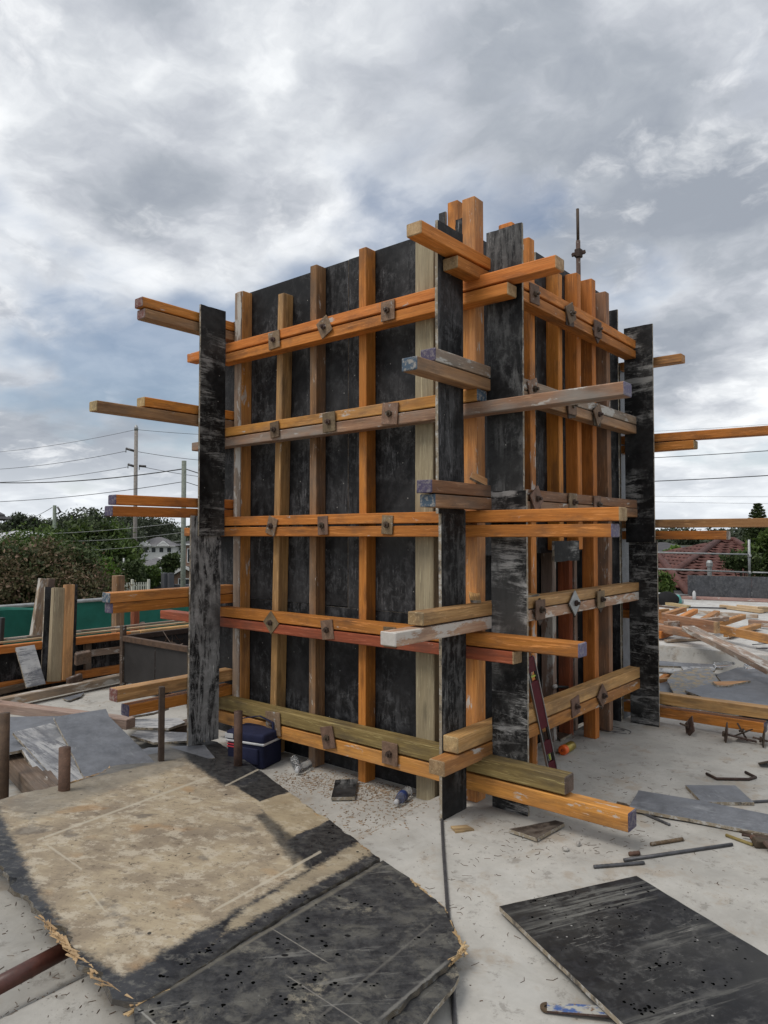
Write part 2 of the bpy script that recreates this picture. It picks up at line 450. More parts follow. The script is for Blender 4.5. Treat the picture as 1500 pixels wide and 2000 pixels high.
def beam(name, p0, p1, w, h, mat, parent=None, e0=None, e1=None, up=(0, 0, 1), roll=0.0, band=0.0, c=0.004, wear=0.0):
    """bevelled timber from p0 to p1 (centre line), w across, h along up; e0/e1 = end paint"""
    p0, p1 = Vector(p0), Vector(p1)
    L = (p1 - p0).length
    mw = frame(p0, p1 - p0, up)
    if roll:
        mw = mw @ Matrix.Rotation(roll, 4, 'X')
    xs = [(0, c), (c, 0)]
    if e0 and band: xs.append((band, 0))
    nmid = 1 if L > 1.0 else 0
    for i in range(nmid):
        xs.append((L * (i + 1) / (nmid + 1), 0))
    if e1 and band: xs.append((L - band, 0))
    xs += [(L - c, 0), (L, c)]
    rr = random.Random(name + str(round(p0.x, 3)) + str(round(p0.z, 3)) + str(round(p1.y, 3)))
    bow = rr.uniform(-1, 1) * 0.004 * min(L, 2.0)
    verts, faces, mi = [], [], []
    for x, ins in xs:
        a, b = w / 2 - ins, h / 2 - ins
        t = math.sin(math.pi * min(max(x / L, 0), 1)) * bow
        for (yy, zz) in ((-a + c, -b), (a - c, -b), (a, -b + c), (a, b - c), (a - c, b), (-a + c, b), (-a, b - c), (-a, -b + c)):
            j = (rr.uniform(-1, 1) * .0012, rr.uniform(-1, 1) * .0012)
            if wear and (x < .001 or x > L - .001):
                x2 = x + rr.uniform(-1, 1) * wear
            else:
                x2 = x
            verts.append((x2, yy + t + j[0], zz + j[1]))
    n = len(xs)
    for i in range(n - 1):
        x0, x1 = xs[i][0], xs[i + 1][0]
        k = 0
        if e0 and x1 <= max(band, c) + 1e-6: k = 1
        if e1 and x0 >= L - max(band, c) - 1e-6: k = 2
        for q in range(8):
            faces.append((i * 8 + q, i * 8 + (q + 1) % 8, (i + 1) * 8 + (q + 1) % 8, (i + 1) * 8 + q))
            mi.append(k)
    faces.append(tuple(range(7, -1, -1))); mi.append(1)
    faces.append(tuple(range((n - 1) * 8, n * 8))); mi.append(2)
    faces = [f[::-1] for f in faces]
    me = mesh(name, verts, [f[::-1] for f in faces], mi)
    return link(name, me, [M[mat], M[e0] if e0 else M[mat], M[e1] if e1 else M[mat]], parent, mw)

def prism(outline, t, jitter=0.0, seed=0):
    """outline in local XY, top at z=0, bottom at z=-t. slot 0 faces, slot 1 sides"""
    n = len(outline)
    bm = bmesh.new()
    top = [bm.verts.new((p[0], p[1], 0)) for p in outline]
    rr = random.Random(seed)
    bot = [bm.verts.new((p[0] + rr.uniform(-1, 1) * jitter, p[1] + rr.uniform(-1, 1) * jitter, -t)) for p in outline]
    area = sum(outline[i][0] * outline[(i + 1) % n][1] - outline[(i + 1) % n][0] * outline[i][1] for i in range(n))
    if area < 0:
        f1 = bm.faces.new(top[::-1]); f2 = bm.faces.new(bot)
    else:
        f1 = bm.faces.new(top); f2 = bm.faces.new(bot[::-1])
    for i in range(n):
        j = (i + 1) % n
        f = bm.faces.new((top[i], bot[i], bot[j], top[j]) if area > 0 else (top[j], bot[j], bot[i], top[i]))
        f.material_index = 1
    bmesh.ops.triangulate(bm, faces=[f1, f2], quad_method='BEAUTY', ngon_method='BEAUTY')
    return bm

def board(name, p0, p1, width, t, mat, parent=None, nrm=(0, 0, 1), edge='edge', chips=0.0, seed=0, notch=None):
    """flat board: centre line p0-p1 on its TOP face, width across, thickness t below (against nrm)"""
    p0, p1 = Vector(p0), Vector(p1)
    L = (p1 - p0).length
    mw = frame(p0, p1 - p0, nrm)
    rr = random.Random(seed + int(L * 1000))
    w = width / 2
    pts = [(0, -w), (L, -w), (L, w), (0, w)]
    if chips:
        pts2 = []
        for i in range(4):
            a, b = pts[i], pts[(i + 1) % 4]
            k = 7
            for q in range(k):
                f = q / k
                dx = dy = 0
                if q:
                    dx, dy = rr.uniform(-1, 1) * chips, rr.uniform(-1, 1) * chips
                    if rr.random() < .6: dx = dy = 0
                pts2.append((a[0] + (b[0] - a[0]) * f + dx, a[1] + (b[1] - a[1]) * f + dy))
        pts = pts2
    me = from_bm(name, prism(pts, t, 0.0008, seed))
    return link(name, me, [M[mat], M[edge]], parent, mw)

def sheet(name, pts, t, mat, parent=None, edge='edge', jag=0.0, seed=1, sub=1):
    """flat sheet through 3+ world points (its top face); outline projected to the plane of the first three"""
    P = [Vector(p) for p in pts]
    o = P[0]
    nrm = Vector((0, 0, 0))
    for i in range(len(P)):
        nrm += (P[i] - o).cross(P[(i + 1) % len(P)] - o)
    nrm.normalize()
    if nrm.z < 0: nrm = -nrm
    mw = frame(o, (P[1] - P[0]) - nrm * (P[1] - P[0]).dot(nrm), nrm)
    inv = mw.inverted()
    out = [(inv @ p) for p in P]
    out = [(p.x, p.y) for p in out]
    if jag:
        rr = random.Random(seed)
        o2 = []
        for i in range(len(out)):
            a, b = Vector(out[i]), Vector(out[(i + 1) % len(out)])
            L = (b - a).length
            k = max(1, int(L / sub))
            nn = Vector((-(b - a).y, (b - a).x)).normalized() if L > 0 else Vector((0, 0))
            for q in range(k):
                p = a + (b - a) * (q / k)
                if q: p = p + nn * rr.uniform(-1, 1) * jag + (b - a) * (rr.uniform(-.3, .3) / k)
                o2.append((p.x, p.y))
        out = o2
    me = from_bm(name, prism(out, t, jag * .6, seed))
    return link(name, me, [M[mat], M[edge]], parent, mw)

def lathe(name, prof, mat, parent=None, mw=None, seg=20, smooth=True, mi=None):
    verts, faces, idx = [], [], []
    for (r_, z_) in prof:
        for k in range(seg):
            a = 2 * math.pi * k / seg
            verts.append((r_ * math.cos(a), r_ * math.sin(a), z_))
    for i in range(len(prof) - 1):
        for k in range(seg):
            faces.append((i * seg + k, i * seg + (k + 1) % seg, (i + 1) * seg + (k + 1) % seg, (i + 1) * seg + k))
            idx.append(mi[i] if mi else 0)
    faces.append(tuple(range(seg - 1, -1, -1))); idx.append(mi[0] if mi else 0)
    faces.append(tuple(range((len(prof) - 1) * seg, len(prof) * seg))); idx.append(mi[-1] if mi else 0)
    me = mesh(name, verts, faces, idx, smooth)
    return link(name, me, mat, parent, mw)

def tube(name, pts, r, mat, parent=None, seg=8, ribs=0.0, smooth=True, r1=None, flatz=1.0):
    pts = [Vector(p) for p in pts]
    if ribs:
        p2 = []
        for a, b in zip(pts, pts[1:]):
            k = max(2, int((b - a).length / ribs))
            p2 += [a + (b - a) * (i / k) for i in range(k)]
        pts = p2 + [pts[-1]]
    verts, faces = [], []
    n = len(pts)
    for i, p in enumerate(pts):
        d = (pts[min(i + 1, n - 1)] - pts[max(i - 1, 0)]).normalized()
        h = Vector((0, 0, 1)) if abs(d.z) < .95 else Vector((1, 0, 0))
        s = d.cross(h).normalized()
        u = s.cross(d)
        rad = r if r1 is None else r + (r1 - r) * i / (n - 1)
        if ribs and i % 2: rad *= 1.13
        for k in range(seg):
            a = 2 * math.pi * k / seg
            verts.append(p + s * (rad * math.cos(a)) + u * (rad * flatz * math.sin(a)))
    for i in range(n - 1):
        for k in range(seg):
            faces.append((i * seg + k, (i + 1) * seg + k, (i + 1) * seg + (k + 1) % seg, i * seg + (k + 1) % seg))
    faces.append(tuple(range(seg)))
    faces.append(tuple(range(n * seg - 1, (n - 1) * seg - 1, -1)))
    o0 = pts[0]
    me = mesh(name, [v - o0 for v in verts], faces, None, smooth)
    return link(name, me, [M[mat]], parent, Matrix.Translation(o0))

def boxm(name, dims, mat, parent=None, mw=None, bev=0.004, seg=1, smooth=False):
    bm = bmesh.new()
    bmesh.ops.create_cube(bm, size=1.0)
    for v in bm.verts:
        v.co = Vector((v.co.x * dims[0], v.co.y * dims[1], v.co.z * dims[2]))
    if bev:
        bmesh.ops.bevel(bm, geom=list(bm.edges), offset=bev, segments=seg, affect='EDGES', profile=0.6)
    me = from_bm(name, bm, smooth)
    return link(name, me, [M[mat]], parent, mw)
def T(x, y, z, rx=0, ry=0, rz=0):
    from mathutils import Euler
    return Matrix.Translation((x, y, z)) @ Euler((rx, ry, rz)).to_matrix().to_4x4()

# ================================================================== THE SETTING
def floor_z(x, y):
    # shallow set-down left of the crease beside the tower
    cl = -0.315 + (0.06 if y < -.7 else 0.06 * (-(y) / .8) if y < 0 else 0)
    t = min(max((cl - x) / .16, 0), 1)
    t = t * t * (3 - 2 * t)
    return -0.072 * t
def build_slab():
    xs = sorted(set(list(np.arange(-7.3, -0.8, .65)) + list(np.arange(-.8, .2, .04)) + list(np.arange(.2, 9.1, .6))))
    ys = list(np.arange(-8, -1.2, .6)) + list(np.arange(-1.2, .3, .1)) + list(np.arange(.3, 5.45, .5)) + [5.45]
    verts, faces = [], []
    for y in ys:
        for x in xs:
            verts.append((x, y, floor_z(x, y)))
    w = len(xs)
    for j in range(len(ys) - 1):
        for i in range(w - 1):
            faces.append((j * w + i, j * w + i + 1, (j + 1) * w + i + 1, (j + 1) * w + i))
    # skirt down to the slab soffit
    n0 = len(verts)
    ring = [(i, 0) for i in range(w)] + [(w - 1, j) for j in range(1, len(ys))] + [(i, len(ys) - 1) for i in range(w - 2, -1, -1)] + [(0, j) for j in range(len(ys) - 2, 0, -1)]
    for (i, j) in ring:
        verts.append((xs[i], ys[j], -.3))
    for k in range(len(ring)):
        a, b = ring[k], ring[(k + 1) % len(ring)]
        faces.append((a[1] * w + a[0], n0 + k, n0 + (k + 1) % len(ring), b[1] * w + b[0]))
    me = mesh('concrete_slab', verts, faces, None, False)
    o = link('concrete_slab', me, [M['concrete']])
    tag(o, kind='structure')
    # raised slab beyond, a real step of 0.2 m, slightly bevelled arris
    bm = bmesh.new()
    bmesh.ops.create_cube(bm, size=1.0)
    x0, x1, y0, y1, z0, z1 = -6.5, 9.0, 5.45, 12.6, -.3, .2
    for v in bm.verts:
        v.co = Vector(((x0 + x1) / 2 + v.co.x * (x1 - x0), (y0 + y1) / 2 + v.co.y * (y1 - y0), (z0 + z1) / 2 + v.co.z * (z1 - z0)))
    bmesh.ops.bevel(bm, geom=list(bm.edges), offset=.008, segments=2, affect='EDGES')
    o = link('raised_slab', from_bm('raised_slab', bm), [M['concrete_up']])
    tag(o, kind='structure')
    # storey below carrying the deck
    boxm('lower_storey_wall', (15.6, 18.5, 3.0), 'concrete', None, T(1.0, 2.6, -1.81), .0)
    tag(bpy.data.objects['lower_storey_wall'], kind='structure')
build_slab()

def terr(f, s):
    """ground height at f metres ahead of the camera and s metres to its right"""
    d = math.hypot(f, s)
    left = 1 / (1 + math.exp((s + 2) / 6.0))
    zl = np.interp(d, [0, 20, 30, 45, 80, 140, 200, 300, 600, 2500], [-3.0, -2.2, -1.9, -2.6, -3.8, -5.6, -5.8, -2.0, .5, .3])
    zr = np.interp(d, [0, 20, 40, 90, 160, 300, 600, 2500], [-3.2, -3.0, -2.6, -1.5, -.5, .3, .6, .3])
    return float(zl * left + zr * (1 - left))
def build_ground():
    rad = [0, 6, 12, 18, 24, 32, 42, 55, 70, 90, 115, 145, 185, 240, 320, 450, 700, 1200, 2400]
    na = 72
    verts, faces = [], []
    for r_ in rad:
        for k in range(na):
            a = 2 * math.pi * k / na
            f, s = r_ * math.cos(a), r_ * math.sin(a)
            p = CAM + F0 * f + RT * s
            verts.append((p.x, p.y, terr(f, s)))
    for i in range(len(rad) - 1):
        for k in range(na):
            q = (k + 1) % na
            if i == 0:
                faces.append((0, (i + 1) * na + q, (i + 1) * na + k)) if False else faces.append((i * na + k, i * na + q, (i + 1) * na + q, (i + 1) * na + k))
            else:
                faces.append((i * na + k, i * na + q, (i + 1) * na + q, (i + 1) * na + k))
    m, N = new_mat('ground_grass_and_dirt')
    co = N.n('ShaderNodeTexCoord').outputs['Object']
    n1 = N.noise(co, .08, 6, .6)
    n2 = N.noise(co, 1.5, 6, .7)
    col = N.mix(N.mapr(n1, .4, .6), (.055, .075, .03), (.12, .11, .08))
    col = N.mix(N.mapr(n2, .35, .7, 0, .6), col, (.04, .05, .025))
    finish(N, col, .9)
    M['ground'] = m
    me = mesh('ground', verts, faces, None, True)
    tag(link('ground', me, [m]), kind='structure')
build_ground()
def W(f, s, z=None):
    p = CAM + F0 * f + RT * s
    return Vector((p.x, p.y, terr(f, s) if z is None else z))

# ================================================================== THE FORMWORK TOWER
tower = thing('wall_formwork', 'tall square formwork tower of black plywood, orange studs and paired walers', 'formwork')
DD = 0.1
def waler(axis, a0, a1, zc, mat, e0=None, e1=None, off=0.0, h=.068, tilt=0.0, side=0, w=.098):
    """axis x: left/back face, along X at given y centre; axis y: right/left-end face along Y at given x centre"""
    if axis == 'x':
        p0, p1 = (a0, off, zc - tilt / 2), (a1, off, zc + tilt / 2)
    else:
        p0, p1 = (off, a0, zc - tilt / 2), (off, a1, zc + tilt / 2)
    band = .006
    return beam('waler', p0, p1, w, h, mat, tower, e0, e1, band=band)
yl = .05
# left face (runs past the near corner to the right)
waler('x', -2.82, .47, 2.998, 'orange_splash', 'whiteend', 'rawend', yl)
waler('x', -2.40, .18, 2.918, 'orange', None, 'rawend', yl)
waler('x', -2.40, -.02, 2.345, 'orange_old', None, 'blue', yl, tilt=.008)
waler('x', -2.745, .83, 2.268, 'greyorange', 'rawend', 'purple_lt', yl, tilt=.012)
waler('x', -2.73, .80, 1.652, 'orange', 'rawend', 'rawend', yl)
waler('x', -2.84, .76, 1.571, 'orange', 'rawend', 'purple_lt', yl)
waler('x', -2.40, .58, .955, 'orange', None, 'purple_lt', yl, h=.072)
waler('x', -3.17, .20, .876, 'orange_red', 'orange_red', 'rawend', yl)
waler('x', -2.42, .50, .255, 'moss', None, 'darkwood', yl, h=.092)
waler('x', -2.42, .83, .150, 'orange_old', None, 'purple', yl, h=.09)
# right face (runs past the near corner towards the camera)
xr = -.05
waler('y', -.56, 2.52, 3.128, 'orange', 'rawend', None, xr)
waler('y', -.23, 2.52, 3.044, 'orange', 'rawend', None, xr)
waler('y', -.44, 2.52, 2.492, 'greywood', 'purple', None, xr)
waler('y', -.60, 2.52, 2.418, 'brown', 'blue', None, xr)
waler('y', -.475, 2.52, 1.800, 'brown', 'purple', None, xr)
waler('y', -.445, 2.52, 1.727, 'brown', 'blue', None, xr)
waler('y', -.55, 2.52, 1.122, 'raw', 'rawend', None, xr)
waler('y', -.77, 2.52, 1.044, 'whitewood', 'whiteend', None, xr)
waler('y', -.24, 2.52, .420, 'raw', 'rawend', None, xr, h=.085)
waler('y', -.37, 2.52, .328, 'orange_old', 'rawend', None, xr, h=.078)
# left end face (runs out towards the camera at the far left)
xe = -2.40
waler('y', -.70, 2.5, 3.198, 'orange', 'redend', None, xe)
waler('y', -.68, 2.5, 3.120, 'brown', 'redend', None, xe)
waler('y', -.675, 2.5, 2.490, 'orange', 'rawend', None, xe)
waler('y', -1.03, 2.5, 2.413, 'brown', 'rawend', None, xe)
waler('y', -.885, 2.5, 1.788, 'orange', 'purple', None, xe)
waler('y', -.91, 2.5, 1.711, 'orange', 'purple', None, xe)
waler('y', -.92, 2.5, 1.122, 'orange_old', 'blue', None, xe)
waler('y', -.90, 2.5, 1.050, 'orange', 'purple', None, xe)
waler('y', -.86, 2.5, .456, 'raw', 'redend', None, xe, h=.085)
waler('y', -.77, 2.5, .338, 'orange', 'purple', None, xe, h=.078)
# back face (runs out to the right)
yb = 2.56
waler('x', -2.5, .335, 2.986, 'orange_old', None, 'orange_old', yb)
waler('x', -2.5, 1.35, 2.361, 'orange', None, 'rawend', yb, tilt=-.06)
waler('x', -2.5, .425, 2.273, 'orange', None, 'rawend', yb, h=.066)
waler('x', -2.5, 1.10, 1.640, 'raw', None, 'rawend', yb)
waler('x', -2.5, .66, 1.545, 'orange', None, 'greywood', yb)
waler('x', -2.5, .10, .955, 'orange_red', None, None, yb)
waler('x', -2.5, .12, .880, 'orange', None, None, yb)
waler('x', -2.5, 1.35, .205, 'raw', None, 'rawend', yb, h=.085, tilt=.02)
waler('x', -2.5, .90, .100, 'orange', None, 'purple', yb, h=.078)

# form panels
def panel(p0, p1, z0, z1, nrm, mat='ply_panel', t=.017):
    p0, p1 = Vector(p0), Vector(p1)
    mid = (p0 + p1) / 2
    w = (p1 - p0).length
    return board('form_panel', (mid.x, mid.y, z0), (mid.x, mid.y, z1), w, t, mat, tower, nrm)
panel((-2.31, .2), (-1.205, .2), 1.052, 3.475, (0, -1, 0))
panel((-1.200, .2015), (-.43, .2015), 1.046, 3.478, (0, -1, 0))
panel((-2.31, .203), (-1.45, .203), -.06, 1.048, (0, -1, 0))
panel((-1.447, .2), (-.43, .2), -.06, 1.043, (0, -1, 0))
panel((-.428, .20), (-.378, .20), -.06, 3.58, (0, -1, 0))
panel((-.376, .203), (-.19, .203), -.06, 3.36, (0, -1, 0))
panel((-.2, .22), (-.2, 1.05), 1.42, 3.40, (1, 0, 0))
panel((-.2, 1.055), (-.2, 2.33), 1.42, 3.54, (1, 0, 0))
panel((-.42, .30), (-.42, 2.33), -.02, 1.47, (1, 0, 0))
panel((-2.31, .22), (-2.31, 2.33), -.02, 3.45, (-1, 0, 0))
panel((-2.31, 2.42), (-.15, 2.42), -.02, 3.45, (0, 1, 0))
# recess head
board('recess_head', (-.31, .3, 1.42), (-.31, 2.33, 1.42), .2, .017, 'ply', tower, (0, 0, -1))
board('nailed_offcut', (-.085, 1.275, 1.362), (-.085, 1.275, 1.505), .40, .017, 'ply_fin_h', tower, (1, 0, 0), chips=.004)

# studs
def stud(x, y, z0, z1, wx, wy, mat, dx=0.0, dy=0.0, name='stud', e1=None):
    return beam(name, (x + dx, y + dy, z0), (x, y, z1), wx, wy, mat, tower, None, e1, up=(0, 1, 0))
def studL(x0, x1, z0, z1, mat, dx=0):
    return stud((x0 + x1) / 2, .15, z0, z1, x1 - x0, .098, mat, dx)
studL(-2.31, -2.235, -.05, 3.46, 'orange_old')
board('packer', (-2.277, .1, -.04), (-2.277, .1, 3.45), .076, .008, 'greywood', tower, (0, -1, 0), 'greywood').location.y -= .009
studL(-1.825, -1.76, -.06, 3.34, 'raw', -.075)
studL(-1.485, -1.42, -.068, 3.47, 'brown')
studL(-1.02, -.953, -.075, 3.475, 'orange')
studL(-.54, -.40, -.075, 3.44, 'treated')
stud(-.338, .268, 1.5, 3.64, .075, .098, 'orange', name='stud')
stud(-.145, .15, 0, 3.56, .09, .098, 'orange_old', name='stud')
stud(.03, .26, 1.7, 3.40, .09, .06, 'orange', name='stud')
def studR(y0, y1, z0, z1, mat, x=-.15, dx=0):
    return stud(x, (y0 + y1) / 2, z0, z1, .098, y1 - y0, mat, dx)
studR(.775, .845, 0, 3.53, 'orange_splash')
studR(1.20, 1.262, 1.44, 3.41, 'orange')
studR(1.505, 1.575, 1.44, 3.50, 'orange')
studR(1.775, 1.845, 0, 3.53, 'orange')
studR(2.04, 2.11, 0, 3.50, 'brown')
studR(.93, .99, 0, 1.44, 'orange', -.36)
studR(1.50, 1.56, 0, 1.44, 'greywood', -.36)
studR(1.72, 1.78, 0, 1.44, 'orange_red', -.33)
studR(1.90, 1.95, 0, 1.44, 'greywood', -.37)
# end face and back face studs glimpsed past the corners
for y, mt in ((.35, 'orange'), (1.0, 'raw'), (1.6, 'orange'), (2.2, 'orange_old')):
    stud(-2.37 + .0, y, 0, 3.42, .05, .07, mt)
for x, mt in ((-1.9, 'orange'), (-1.3, 'raw'), (-.75, 'orange'), (-.30, 'brown')):
    stud(x, 2.47, 0, 3.42, .07, .07, mt)

# fins: plywood strips standing out of the corners
def fin(p, z0, z1, w, nrm, mat, seed=0, lean=(0, 0), chips=.003, name='corner_board'):
    return board(name, (p[0] + lean[0], p[1] + lean[1], z0), (p[0], p[1], z1), w, .018, mat, tower, nrm, chips=chips, seed=seed)
fin((-.102, -.124), 0.0, 1.69, .240, (1, 0, 0), 'ply_fin', 3)
fin((-.100, -.150), 1.665, 3.285, .250, (1, 0, 0), 'ply', 4)
fin((.110, .112), -.002, 1.797, .226, (0, -1, 0), 'ply_fin3', 5, name='corner_board')
fin((.090, .112), 1.792, 3.316, .232, (0, -1, 0), 'ply_fin', 6)
fin((-2.30, -.125), 1.54, 3.28, .232, (1, 0, 0), 'ply_fin_h', 7)
fin((-2.318, -.160), 0.0, 1.69, .272, (1, 0, 0), 'ply_coat', 8, lean=(0, -.012))
fin((.02, 2.41), 1.485, 3.276, .236, (0, -1, 0), 'ply_fin_h', 9)
fin((.035, 2.425), .0, 1.50, .232, (0, -1, 0), 'ply_fin_h', 10)
fin((-2.455, .12), 0.0, 3.24, .25, (0, -1, 0), 'ply', 11)
fin((-.17, 2.62), 0.0, 3.0, .23, (1, 0, 0), 'ply_grey', 12)
# loose plywood scraps caught at the top of the corner
board('ply_scrap', (-.255, .195, 3.34), (-.255, .195, 3.50), .085, .017, 'ply', tower, (0, -1, 0), chips=.006, seed=22)

# tie plates with bolts
def hexnut(r_, t):
    verts, faces = [], []
    for z_ in (0, t):
        for k in range(6):
            verts.append((r_ * math.cos(k * math.pi / 3), r_ * math.sin(k * math.pi / 3), z_))
    faces += [tuple(range(5, -1, -1)), tuple(range(6, 12))]
    for k in range(6):
        faces.append((k, (k + 1) % 6, 6 + (k + 1) % 6, 6 + k))
    n0 = len(verts)
    for z_ in (t * .5, t * 2.2):
        for k in range(8):
            verts.append((r_ * .5 * math.cos(k * math.pi / 4), r_ * .5 * math.sin(k * math.pi / 4), z_))
    faces += [tuple(range(n0 + 8, n0 + 16))]
    for k in range(8):
        faces.append((n0 + k, n0 + (k + 1) % 8, n0 + 8 + (k + 1) % 8, n0 + 8 + k))
    return mesh('tie_bolt', verts, faces)
NUT = hexnut(.021, .015)
PLM = None
def tie_plate(p, nrm, ang, size=.115, double=None, mat='rust', sx=1.0):
    nrm = Vector(nrm)
    xd = Vector((0, 0, 1))
    mw = frame(p, xd, nrm) @ Matrix.Rotation(R(ang), 4, 'Z')
    if double is not None:
        m2 = frame(Vector(p), xd, nrm) @ Matrix.Rotation(R(double), 4, 'Z') @ Matrix.Translation((-.02, 0, .006))
        boxm('tie_plate', (size * 1.05, size * .95, .010), 'rust_dk', tower, m2, .002)
        mw = mw @ Matrix.Translation((0, 0, .011))
    o = boxm('tie_plate', (size, size * sx, .010), mat, tower, mw @ Matrix.Translation((0, 0, .006)), .002)
    nu = link('tie_bolt', NUT, [M['rust_dk']], o, mw @ Matrix.Translation((0, 0, .011)))
    return o
for (x, z_, a) in ((-1.742, 2.960, 4), (-1.234, 2.960, 28), (-.675, 2.960, 3), (-1.731, 2.306, 3), (-1.188, 2.306, 6), (-.659, 2.306, -2),
                 (-1.759, 1.611, -20), (-1.243, 1.611, 6), (-.68, 1.611, -1), (-1.76, .918, 45), (-1.198, .915, 9), (-.66, .915, 0),
                 (-1.733, .205, 0), (-1.191, .203, 12), (-.66, .200, 2)):
    tie_plate((x, -.001, z_), (0, -1, 0), a + random.uniform(-4, 4), (.125 if z_ > .3 else .15) * random.uniform(.9, 1.1), None, 'rust', random.uniform(.74, .95))
for (y, z_, a, d2) in ((.638, 3.085, 3, None), (1.143, 3.08, 30, 5), (1.6, 3.07, 2, 45), (.616, 2.47, 20, None), (1.155, 2.44, 2, 10), (1.595, 2.435, 35, 0),
                     (.627, 1.775, 35, 10), (1.176, 1.772, 0, None), (1.59, 1.772, 2, None), (.665, 1.075, 0, 40), (1.17, 1.08, 45, 45), (1.61, 1.075, 0, 42),
                     (1.189, .372, 8, None), (1.622, .372, 45, 40)):
    tie_plate((.001, y, z_), (1, 0, 0), a, .125, d2, 'rust' if not (abs(y - 1.17) < .01 and z_ < 1.2) else 'galv')
# small nail heads and slurry lumps, plywood wedge on the waler
board('wedge', (-.05, .50, 1.166), (-.05, .72, 1.171), .07, .018, 'raw', tower, (0, 0, 1))
board('wedge', (-.05, .02, 1.176), (-.14, .14, 1.225), .06, .016, 'raw', tower, (0, 0, 1))
board('wedge', (-.10, .06, 1.90), (-.02, .13, 1.845), .05, .02, 'raw', tower, (.4, -.6, .6))
board('ply_scrap', (-.48, .03, .996), (-.29, .03, .999), .08, .012, 'rust_dk', tower, (0, 0, 1), 'rust_dk')

# ================================================================== FOREGROUND SHEETS
def worn_sheet_mat(mw):
    inv = mw.inverted()
    nrm = (mw.to_3x3() @ Vector((0, 0, 1)))
    p0 = mw.translation
    def loc(u, v):
        q = inv @ PL(u, v, p0, nrm)
        return (q.x, q.y)
    m, N = new_mat('formply_broken_tan')
    co = N.n('ShaderNodeTexCoord').outputs['Object']
    sp = N.n('ShaderNodeSeparateXYZ', {0: co})
    wob = N.m('SUBTRACT', N.noise(co, 7, 8, .7), .5)
    fwob = N.m('SUBTRACT', N.noise(co, 45, 6, .75), .5)
    def quad(px, soft, amp):
        P = [loc(*q) for q in px]
        area = sum(P[i][0] * P[(i + 1) % len(P)][1] - P[(i + 1) % len(P)][0] * P[i][1] for i in range(len(P)))
        if area < 0: P = P[::-1]
        sd = None
        for i in range(len(P)):
            a, b = P[i], P[(i + 1) % len(P)]
            dx, dy = b[0] - a[0], b[1] - a[1]
            L = math.hypot(dx, dy)
            nx, ny = -dy / L, dx / L
            v = N.m('ADD', N.m('MULTIPLY', sp.outputs[0], nx), N.m('MULTIPLY_ADD', sp.outputs[1], ny, -(a[0] * nx + a[1] * ny)))
            sd = v if sd is None else N.m('MINIMUM', sd, v)
        if amp:
            sd = N.m('ADD', sd, N.m('ADD', N.m('MULTIPLY', wob, amp), N.m('MULTIPLY', fwob, amp * .8)))
        return N.smooth(sd, -soft, soft)
    # black film, scuffed
    s2 = N.noise(co, 5, 9, .74)
    s4 = N.noise(co, 21, 9, .78, .2)
    black = N.mix(N.mapr(s2, .40, .60), (.012, .013, .016), (.045, .046, .050))
    black = N.mix(N.m('MULTIPLY', N.smooth(s4, .50, .62), .7), black, (.14, .135, .12))
    # bare weathered veneer
    g = N.noise(N.scale(co, (3, 26, 3)), 1, 8, .7, .6)
    b1 = N.noise(co, 2.6, 8, .66, .4)
    tan = N.mix(N.mapr(g, .38, .62, 0, .7), (.42, .348, .238), (.315, .25, .168))
    tan = N.mix(N.mapr(b1, .43, .60, 0, .75), tan, (.20, .158, .115))
    tan = N.mix(N.m('MULTIPLY', N.smooth(N.noise(co, 8, 9, .76), .50, .58), .8), tan, (.47, .41, .315))
    tan = N.mix(N.m('MULTIPLY', N.smooth(N.noise(co, 19, 9, .8), .54, .62), .75), tan, (.115, .09, .066))
    tan = N.mix(N.m('MULTIPLY', N.smooth(N.noise(N.scale(co, (5, 60, 5)), 1, 5, .7), .63, .70), .5), tan, (.10, .08, .06))
    tan = N.mix(N.m('MULTIPLY', N.smooth(N.noise(co, 60, 5, .7), .58, .66), .6), tan, (.09, .07, .05))
    tan = N.mix(N.m('MULTIPLY', N.smooth(N.noise(co, 3.1, 3, .5), .60, .70), .40), tan, (.36, .20, .075))
    tan = N.mix(N.m('MULTIPLY', N.smooth(N.noise(N.vm('ADD', co, (4.1, 2.2, 0)), 3.6, 5, .6), .60, .68), .6), tan, (.10, .088, .078))
    main = quad([(-10, 1560), (20, 1630), (70, 1722), (145, 1845), (240, 1908), (480, 1768), (600, 1700), (500, 1560), (360, 1478)], .022, .10)
    top = quad([(-40, 1550), (340, 1435), (400, 1480), (60, 1600)], .05, .2)
    col = N.mix(main, black, tan)
    greyish = N.mix(N.mapr(s2, .3, .7), (.10, .098, .09), (.27, .245, .20))
    col = N.mix(N.m('MULTIPLY', top, .62), col, greyish)
    col = N.mix(quad([(495, 1562), (578, 1545), (645, 1602), (560, 1640)], .008, .07), col, N.mix(.25, tan, (.46, .37, .22)))
    col = N.mix(N.m('MULTIPLY', quad([(470, 1780), (700, 1645), (735, 1662), (430, 1830)], .018, .10), .85), col, N.mix(.25, tan, (.47, .40, .27)))
    bl2 = N.mix(N.mapr(s4, .40, .62), (.010, .0105, .0125), (.060, .060, .058))
    col = N.mix(quad([(468, 1541), (520, 1515), (566, 1545), (508, 1565)], .006, .03), col, bl2)
    col = N.mix(quad([(330, 1440), (420, 1446), (520, 1512), (440, 1535), (372, 1490)], .03, .10), col, bl2)
    col = N.mix(N.m('MULTIPLY', quad([(500, 1592), (515, 1588), (600, 1655), (575, 1690)], .02, .07), .8), col, bl2)
    col = N.mix(quad([(590, 1640), (652, 1600), (690, 1640), (600, 1690)], .02, .10), col, bl2)
    col = N.mix(quad([(300, 1925), (742, 1672), (760, 1690), (300, 1960)], .02, .10), col, bl2)
